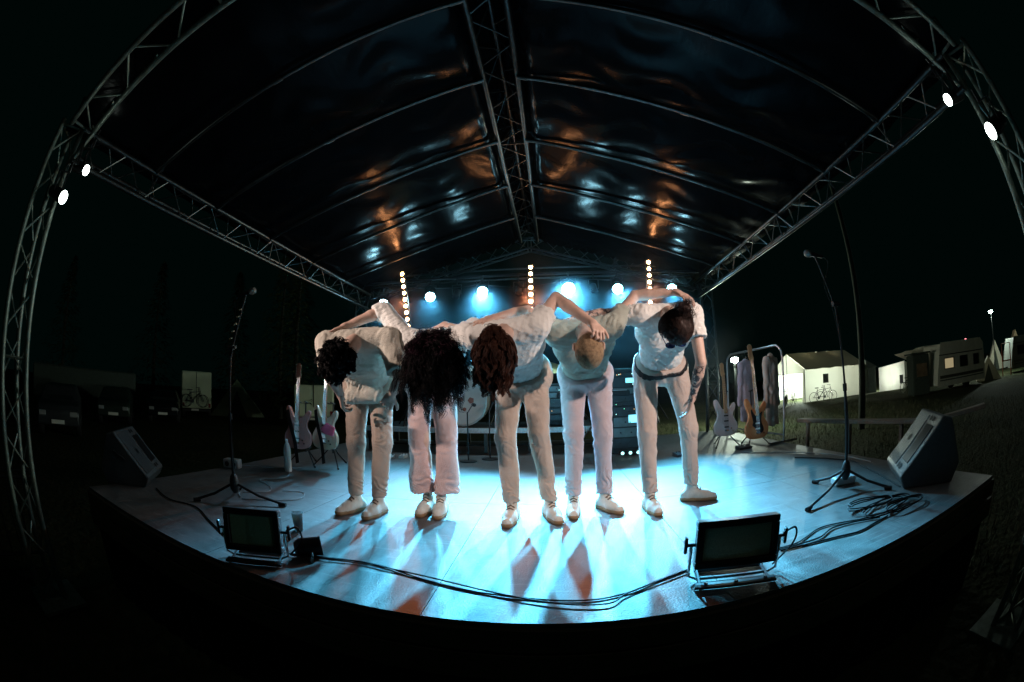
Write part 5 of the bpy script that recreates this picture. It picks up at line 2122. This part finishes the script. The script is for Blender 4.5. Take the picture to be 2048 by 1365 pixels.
# dark green pavilion tent between
DKT = mat('dark_tent_cloth', (.035, .045, .035), .9, var=.25)
t = thing('dark_tent', 'dark green tent at the right end of the marquee', 'tent', (24.6, 22.6, GZ))
b = WB()
c = V(24.3, 22.6, GZ)
b.box(c+V(0, .8, .95), (1.1, 1.6, 1.9), bev=.05)
b.build('wall', DKT, t)
b = WB()
b.add([c+V(-.7, -.1, 1.85), c+V(.7, -.1, 1.85), c+V(.7, 1.7, 1.85), c+V(-.7, 1.7, 1.85), c+V(0, .8, 2.5)], [(0, 1, 4), (1, 2, 4), (2, 3, 4), (3, 0, 4), (3, 2, 1, 0)])
b.build('roof', DKT, t)


# caravans
def caravan(label, p0, p1, h, wdt, c_wall, lit, name='caravan'):
    p0, p1 = V(*p0), V(*p1)
    L_ = np.linalg.norm(p1-p0)
    ang = math.atan2(p1[1]-p0[1], p1[0]-p0[0])
    t = thing(name, label, 'caravan', tuple(p0), ang, 'caravans on the camping field')
    prof = [(0.0, .35), (.05, 1.0), (.18, 1.6), (.42, h), (L_-.35, h+.02), (L_-.08, h-.25), (L_, .9), (L_-.02, .35)]
    b = MB()
    n = len(prof)
    P = [(x, y, z) for y in (0, wdt) for (x, z) in prof]
    b.add(P, [tuple(range(n)), tuple(range(2*n-1, n-1, -1))]+[((i+1) % n, (i+1) % n+n, i+n, i) for i in range(n)])
    o = b.build('body', c_wall, t)
    bv = o.modifiers.new('b', 'BEVEL')
    bv.width = .06
    bv.segments = 3
    for (z, hh_, m_) in ((.62, .05, DKT), (.80, .16, mat('caravan_stripe', (.10, .09, .07), .5)), (1.98, .05, ALU)):
        b = MB()
        b.box((L_/2, -.012, z), (L_*.93, .02, hh_))
        b.build('stripe', m_, t)
    for i, (x, ww) in enumerate(((.22, .19), (.52, .16), (.80, .12))):
        f_ = MB()
        f_.box((L_*x, -.012, 1.5), (L_*ww, .03, .62), bev=.01)
        fo = f_.build('window', BLKP, t)
        q = MB()
        q.box((L_*x, -.03, 1.5), (L_*ww-.12, .012, .52))
        q.build('pane', mat('lit_window', (.5, .45, .3), .4, emit=(1, .8, .45), estr=.30) if i == lit else mat('dark_glass', (.02, .025, .025), .1), fo)
    for s in (0, 1):
        w_ = MB()
        w_.lathe([(.30, -.1), (.33, -.08), (.33, .08), (.30, .1), (.001, .1)], (L_*.58, .12+s*(wdt-.24), .33), (0, -1, 0), 22)
        w_.build('wheel', RUB, t, smooth=True)
    b = MB()
    b.tube([(0, wdt/2, .45), (-1.1, wdt/2, .42)], .04, 8)
    b.build('tow_bar', ALU, t)
    return t


CARW = mat('caravan_cream', (.72, .65, .54), .55, var=.1, vscale=2, bump=.1, bscale=60)
caravan('cream caravan with one lit curtain window, right of the awning tent', (21.6, 13.7, GZ), (26.3, 12.1, GZ), 2.6, 2.1, CARW, 0)
caravan('dim grey caravan with a reddish door frame at the right edge of the photo', (32.5, 11.8, GZ), (36.5, 8.0, GZ), 2.4, 2.1, mat('caravan_grey', (.16, .17, .15), .6, var=.15), 9)
rd = WB()
c0, c1 = V(30.3, 12.0, GZ), V(31.0, 11.4, GZ)
rd.tube([c0, c0+V(0, 0, 2.1), c1+V(0, 0, 2.1), c1], .05, 6)
rd.tube([c0+V(0, 0, 1), c1+V(0, 0, 1)], .04, 6)
tag(rd.build('red_door_frame', mat('red_frame', (.40, .10, .05), .6)), 'reddish free standing frame left of the grey caravan', 'frame')
# brown awning in front of the cream caravan (left part)
t = thing('caravan_awning', 'dark awning joined to the left end of the cream caravan', 'awning', (22.4, 15.4, GZ))
b = WB()
b.box((21.1, 15.1, GZ+1.1), (1.25, 1.3, 2.2), rot=rotz(-.55), bev=.05)
b.build('wall', DKT, t)
b = WB()
b.box((20.78, 14.52, GZ+1.35), (.8, .04, .7), rot=rotz(-.55))
b.build('window', mat('brown_pane', (.16, .10, .06), .5, var=.5, vscale=3), t)
b = WB()
b.box((21.1, 15.1, GZ+2.26), (1.45, 1.5, .08), rot=rotz(-.55))
b.build('roof', DKT, t)
# small ridge tents far right
def ridge_tent(label, c, w_, h, L_, m_, ang):
    t = thing('ridge_tent', label, 'tent', c, ang, 'small tents far up the field')
    b = MB()
    b.add([(-w_/2, 0, 0), (w_/2, 0, 0), (0, 0, h), (-w_/2, L_, 0), (w_/2, L_, 0), (0, L_, h)], [(0, 1, 2), (5, 4, 3), (0, 2, 5, 3), (2, 1, 4, 5), (0, 3, 4, 1)])
    b.build('canvas', m_, t)
    b = MB()
    b.add([(-w_*.18, -.015, 0), (w_*.18, -.015, 0), (0, -.015, h*.7), (-w_*.18, -.005, 0), (w_*.18, -.005, 0), (0, -.005, h*.7)], [(0, 1, 2), (5, 4, 3), (0, 3, 4, 1), (1, 4, 5, 2), (2, 5, 3, 0)])
    b.build('door_flap', DKT, t)


PALET = mat('pale_canvas', (.42, .40, .30), .9, var=.15)
ridge_tent('low pale tent at the right end of the cream caravan', (28.3, 12.6, GZ), 2.4, 1.5, 2.4, PALET, -1.1)
ridge_tent('pointed pale tent top beyond the caravans, under the street lamp', (41, 17.2, GZ), 2.6, 2.7, 3, PALET, -1.1)
ridge_tent('second pointed tent beyond the grey caravan', (44, 15.2, GZ), 3.2, 3.3, 3, mat('tan_canvas', (.45, .33, .2), .9, var=.15), -1.1)


def lamp_post(label, base, h, power, colr, er):
    t = thing('street_lamp', label, 'street lamp', base, 0, 'lamp posts on the camping field')
    b = MB()
    b.tube([(0, 0, 0), (0, 0, h)], .07, 8, r2=.045)
    b.build('post', ALU, t)
    b = MB()
    b.lathe([(.05, h), (.11, h+.02), (.09, h+.08), (.02, h+.1)], n=14)
    b.build('hood', BLK, t)
    b = MB()
    b.lathe([(.001, h-.2), (er*.7, h-.15), (er, h-.04), (er*.6, h), (.001, h+.001)], n=18)
    b.build('bulb', mat('lit_street_bulb', (1, 1, 1), .3, emit=(.80, 1, .92), estr=90), t, smooth=True)
    new_light('glow', 'POINT', (base[0], base[1], base[2]+h-.35), None, power, colr, t, radius=.15)


lamp_post('bright lamp post at the far right above the caravans', (33.6, 14.2, GZ), 4.65, 1500, (.85, 1, .88), .24)
lamp_post('bright lamp seen between the truss leg and the silver guitar', (7.30, 14.2, GZ), 2.65, 1000, (.85, 1, .80), .16)
rl = MB()
rl.lathe([(.001, 0), (.12, .04), (.12, .12), (.001, .16)], (33.4, 17.5, 2.0), n=12)
rl.tube([(33.4, 17.5, GZ), (33.4, 17.5, 2.0)], .04, 6)
tag(rl.build('red_signal_lamp', mat('lit_red', (1, .2, .2), .4, emit=(1, .25, .3), estr=4)), 'small red lamp above the roof of the cream caravan', 'lamp')
# dark pole / thin tree trunk behind the microphone stand
t = thing('bare_tree', 'dark slim tree trunk rising behind the right microphone stand', 'tree', (9.6, 9.3, GZ))
b = WB()
b.tube(catmull([(9.6, 9.3, GZ), (9.62, 9.25, 1.0), (9.7, 9.2, 4), (9.6, 9.1, 9), (9.8, 9.2, 14.5)], 6), [.13-.0035*i for i in range(25)], 10)
BARK = mat('bark', (.035, .04, .028), .9, var=.4, vscale=6, bump=.8, bscale=20, stretch=(1, 1, .2))
b.build('trunk', BARK, t, smooth=True)


def foliage(b, c, rad, n, size, seed):
    r_ = np.random.RandomState(seed)
    for _ in range(n):
        q = r_.randn(3)
        q = q/np.linalg.norm(q)*r_.rand()**.33
        p = np.array(c)+q*np.array(rad)
        u = nrm(r_.randn(3))*size*(.5+r_.rand())
        v_ = nrm(np.cross(u, r_.randn(3)))*size*(.5+r_.rand())*.6
        b.add([p-u, p-v_, p+u, p+v_], [(0, 1, 2, 3)])


LEAF = mat('leaves', (.03, .055, .02), .6, color2=(.07, .10, .035), vscale=1.5)
b = WB()
foliage(b, (9.7, 9.2, 14.6), (2.0, 2.0, 1.9), 1600, .10, 3)
foliage(b, (10.6, 9.6, 13.4), (1.1, 1.1, .8), 500, .10, 4)
foliage(b, (8.7, 8.9, 13.6), (1.0, 1.0, .7), 500, .10, 5)
b.build('crown', LEAF, t)
b = WB()
b.tube([(9.65, 9.15, 11.4), (10.3, 9.5, 12.8), (10.8, 9.6, 13.8)], .05, 6, r2=.015)
b.tube([(9.65, 9.15, 11.8), (9.0, 8.9, 13.0), (8.6, 8.8, 13.8)], .05, 6, r2=.015)
b.build('limbs', BARK, t)


# bicycles
def bicycle(label, loc, rz, group='bicycles parked by the tents', lean=0.):
    t = thing('bicycle', label, 'bicycle', loc, rz, group)
    for x in (-.52, .52):
        w_ = MB()
        pts = [(x+.33*math.cos(a), 0, .34+.33*math.sin(a)) for a in np.linspace(0, 2*math.pi, 29)]
        w_.tube(pts, .018, 6, cap=False)
        wo = w_.build('wheel', RUB, t)
        s_ = MB()
        for k in range(9):
            a = k*math.pi/9
            s_.tube([(x+.32*math.cos(a), 0, .34+.32*math.sin(a)), (x-.32*math.cos(a), 0, .34-.32*math.sin(a))], .0025, 4)
        s_.build('spokes', CHROME, wo)
    f_ = MB()
    for (a, b_) in (((-.52, 0, .34), (-.16, 0, .32)), ((-.52, 0, .34), (-.24, 0, .78)), ((-.16, 0, .32), (-.26, 0, .88)), ((-.16, 0, .32), (.34, 0, .78)), ((-.24, 0, .78), (.32, 0, .84)), ((.30, 0, .95), (.52, 0, .34))):
        f_.tube([a, b_], .018, 6)
    f_.build('frame', BLK, t)
    h_ = MB()
    h_.tube([(.30, 0, .94), (.29, 0, 1.04)], .014, 6)
    h_.tube([(.20, -.28, 1.06), (.29, -.1, 1.05), (.29, .1, 1.05), (.20, .28, 1.06)], .014, 6)
    h_.build('handlebar', BLK, t)
    s_ = MB()
    s_.box((-.28, 0, .93), (.26, .13, .05), bev=.02)
    s_.build('saddle', RUB, t)
    c_ = MB()
    c_.lathe([(.09, -.01), (.09, .01), (.001, .012)], (-.16, -.04, .32), (0, -1, 0), 16)
    c_.tube([(-.16, -.06, .32), (-.06, -.07, .20)], .01, 5)
    c_.build('crank', ALU, t)
    return t


bk = bicycle('dark bicycle leaning against the long side of the marquee', (17.4, 21.3, GZ), -.4)
for (p, a, lab) in [((18.2, 21.6, GZ), -.25, 'second dark bicycle beside the first, further right on the marquee side'),
                    ((14.9, 22.0, GZ), .9, 'bicycle standing at the open gable of the marquee, nearest the jackets'),
                    ((15.9, 22.6, GZ), .7, 'bicycle at the marquee corner pole'),
                    ((23.2, 17.6, GZ), -.3, 'bicycle in front of the awning tent, left of the dark awning')]:
    c = copy_tree(bk)
    c.location = p
    c.rotation_euler[2] = a
    c['label'] = lab
tb = thing('camping_table', 'dark table with parcels in front of the dark awning', 'table', (23.6, 16.9, GZ), -.4)
b = MB()
b.box((0, 0, .74), (1.8, .8, .05))
b.build('tabletop', BLKP, tb)
for sx in (-1, 1):
    for sy in (-1, 1):
        b = MB()
        b.tube([(sx*.8, sy*.33, 0), (sx*.8, sy*.33, .72)], .02, 6)
        b.build('leg', ALU, tb)
b = MB()
b.box((.2, 0, .90), (.9, .5, .25), bev=.03)
tag(b.build('parcel', DKT), 'dark bundle lying on the camping table', 'bundle')
bpy.data.objects['parcel'].location = (23.6, 16.9, GZ+.005)
bpy.data.objects['parcel'].rotation_euler[2] = -.4

# wooden rails beside the stage on the right
rw = mat('rail_wood', (.20, .16, .13), .6, color2=(.30, .24, .19), vscale=5, stretch=(1, 8, 8))
t = thing('wooden_railing', 'low wooden railing on posts beside the right edge of the stage', 'railing', (4.4, 3.9, GZ))
b = WB()
pa, pb = V(4.1, 5.3, .20), V(4.62, 3.05, .20)
dd = nrm(pb-pa)
an_ = math.atan2(dd[1], dd[0])
b.box((pa+pb)/2, (np.linalg.norm(pb-pa), .16, .05), rot=rotz(an_), bev=.005)
b.build('rail', rw, t)
for k in (.08, .45, .85):
    b = WB()
    p = pa+(pb-pa)*k
    b.box((p[0], p[1], (.175+GZ)/2), (.05, .05, .175-GZ))
    b.build('post', rw, t)
pl = WB()
pl.box((4.95, 2.62, .24), (.85, .14, .05), rot=rotz(-1.0)@roty(-.12), bev=.005)
tag(pl.build('loose_plank', rw), 'short pale plank end sticking out above the right monitor', 'plank')

# ================================================================== VEHICLES AND TENT ON THE LEFT
PALEG = mat('pale_van_paint', (.80, .86, .62), .5, var=.08, vscale=1.5)


def box_van(label, loc, rz, m_, w_=1.9, h=2.2, L_=3.4, group='vans parked on the left'):
    t = thing('box_van', label, 'van', loc, rz, group)
    b = MB()
    b.box((0, L_/2, .55+h/2), (w_, L_, h), bev=.06)
    b.build('box_body', m_, t)
    b = MB()
    b.box((0, L_+.7, .95), (w_*.95, 1.4, 1.1), bev=.15)
    b.box((0, L_+.35, 1.6), (w_*.9, .8, .9), bev=.15)
    b.build('cab', m_, t)
    for s in (-1, 1):
        for y in (.7, L_+.6):
            q = MB()
            q.lathe([(.30, -.1), (.34, -.07), (.34, .07), (.30, .1), (.001, .1)], (s*(w_/2-.12), y, .34), (s, 0, 0), 20)
            q.build('wheel', RUB, t, smooth=True)
        q = MB()
        q.box((s*(w_/2-.12), -.012, .72), (.14, .03, .22), bev=.01)
        q.build('tail_light', mat('tail_glass', (.25, .02, .02), .3), t)
    q = MB()
    q.box((0, -.012, 1.65), (.03, .02, h*.86))
    q.build('door_seam', BLK, t)
    q = MB()
    q.box((0, -.06, .45), (w_*.95, .12, .14), bev=.02)
    q.build('bumper', BLKP, t)
    q = MB()
    q.box((-.1, -.13, .47), (.46, .01, .11))
    q.build('number_plate', mat('plate_reflective', (.8, .78, .7), .3), t)
    return t


box_van('pale square backed van with two bicycles on its rear, far left', (-18.3, 15.1, GZ), R(52), PALEG, 1.9, 2.0)
box_van('pale van half hidden behind the left guitars', (-10.6, 16.4, GZ), R(32), PALEG, 2.0, 1.5)
for i, (p, a, lab) in enumerate([((-18.25, 14.95, GZ+.62), R(52), 'bicycle carried low on the back of the pale van'), ((-18.12, 14.75, GZ+.62), R(52), 'outer bicycle carried on the back of the pale van')]):
    c = copy_tree(bk)
    c.location = p
    c.rotation_euler[2] = a+(.12 if i else 0)
    c['label'] = lab
    c['group'] = 'bicycles carried on the van'


def car(label, loc, rz, m_):
    t = thing('parked_car', label, 'car', loc, rz, 'dark cars parked on the left')
    prof = [(-2.1, .35), (-2.1, .75), (-1.9, .92), (-1.25, 1.0), (-.7, 1.42), (.7, 1.46), (1.45, 1.02), (2.0, .90), (2.12, .6), (2.1, .35)]
    b = MB()
    n = len(prof)
    P = [(s*(.82 if z < 1.1 else .66), y, z) for s in (-1, 1) for (y, z) in prof]
    b.add(P, [tuple(range(n))[::-1], tuple(range(n, 2*n))]+[(i, (i+1) % n, (i+1) % n+n, i+n) for i in range(n)])
    o = b.build('body', m_, t, smooth=True)
    bv = o.modifiers.new('b', 'BEVEL')
    bv.width = .07
    bv.segments = 3
    for s in (-1, 1):
        for y in (-1.3, 1.3):
            q = MB()
            q.lathe([(.28, -.09), (.31, -.06), (.31, .06), (.28, .09), (.001, .09)], (s*.76, y, .31), (s, 0, 0), 20)
            q.build('wheel', RUB, t, smooth=True)
        q = MB()
        q.box((s*.6, -2.12, .68), (.28, .04, .14), bev=.02)
        q.build('headlight', mat('headlight_glass', (.5, .5, .5), .1, .4), t)
    q = MB()
    q.add([(-.60, -1.22, 1.03), (.60, -1.22, 1.03), (.52, -.72, 1.39), (-.52, -.72, 1.39)], [(0, 1, 2, 3)])
    q.build('windscreen', mat('dark_glass', (.02, .025, .025), .1), t)
    q = MB()
    q.box((0, -2.14, .46), (.5, .02, .11))
    q.build('number_plate', MATS['plate_reflective'], t)
    return t


car('dark car with a pale number plate, leftmost of the parked cars', (-17.4, 8.9, GZ), R(58), mat('dark_green_paint', (.03, .045, .035), .3, .3))
car('black car between the leftmost car and the pale van', (-17.6, 12.2, GZ), R(52), mat('black_paint', (.012, .013, .015), .25, .3))
car('long dark car near the left truss leg', (-14.2, 4.6, GZ), R(68), mat('grey_paint', (.05, .055, .06), .3, .3))
ridge_tent('pale greenish tent behind the left microphone stand', (-18.5, 18.9, GZ), 3.8, 2.3, 3.0, mat('green_canvas', (.26, .32, .2), .9, var=.15), .75)
t = thing('long_trailer', 'long dim trailer roof behind the parked cars on the left', 'trailer', (-24, 9.5, GZ), R(62))
b = MB()
b.box((0, 0, 1.35), (7.5, 2.2, 1.7), bev=.08)
b.build('body', mat('trailer_green', (.06, .08, .065), .6, var=.2), t)
for x in (-2.2, 2.2):
    q = MB()
    q.lathe([(.34, -.1), (.38, -.07), (.38, .07), (.34, .1), (.001, .1)], (x, -1.0, .38), (0, -1, 0), 20)
    q.build('wheel', RUB, t, smooth=True)


def conifer(label, c, h, r, seed):
    t = thing('conifer', label, 'tree', c, 0, 'dark trees behind the left side')
    b = MB()
    b.tube([(0, 0, 0), (0, 0, h*.95)], .18, 8, r2=.03)
    b.build('trunk', BARK, t)
    b = MB()
    r_ = np.random.RandomState(seed)
    for k in range(1500):
        z = h*(.12+.88*r_.rand()**1.2)
        q = r*(1-z/h)*(.35+.65*r_.rand()**.5)*(1+.25*math.sin(z*5))
        a = r_.rand()*6.28
        p = V(math.cos(a)*q, math.sin(a)*q, z-.15*q)
        dd = V(math.cos(a), math.sin(a), -.35)*.32*(.5+r_.rand())
        ss = V(-math.sin(a), math.cos(a), 0)*.10
        b.add([p-ss, p+ss, p+dd+V(0, 0, r_.randn()*.05)], [(0, 1, 2)])
    b.build('crown', LEAF, t)


for i, (x, y, h, r, lab) in enumerate([(-12.5, 17.5, 9, 2.2, 'tall dark conifer just left of the left guitars'), (-16, 20.5, 11, 2.6, 'tallest dark conifer behind the greenish tent'),
                                       (-21, 21, 10, 2.4, 'dark conifer behind the pale van'), (-28, 18, 11, 3, 'wide dark conifer left of the pale van'), (-31, 10, 10, 3, 'dark conifer behind the long trailer')]):
    conifer(lab, (x, y, GZ), h, r, i)

# crowd barrier at the near left
t = thing('crowd_barrier', 'dim steel crowd barrier in front of the left truss leg', 'barrier', (-3.95, .5, GZ))
b = WB()
q0, q1 = V(-4.05, -.6, 0), V(-3.86, .88, 0)
b.tube([q0+V(0, 0, GZ+.05), q0+V(0, 0, .0), q1, q1+V(0, 0, GZ+.05)], .022, 8)
b.tube([q0+V(0, 0, -.06), q1+V(0, 0, -.06)], .020, 8)
b.tube([q0+V(0, 0, -.75), q1+V(0, 0, -.75)], .018, 8)
b.build('frame', ALU, t, smooth=True)
for k in range(1, 11):
    b = WB()
    p = q0+(q1-q0)*k/11
    b.tube([p+V(0, 0, -.06), p+V(0, 0, -.75)], .009, 6)
    b.build('bar', ALU, t)
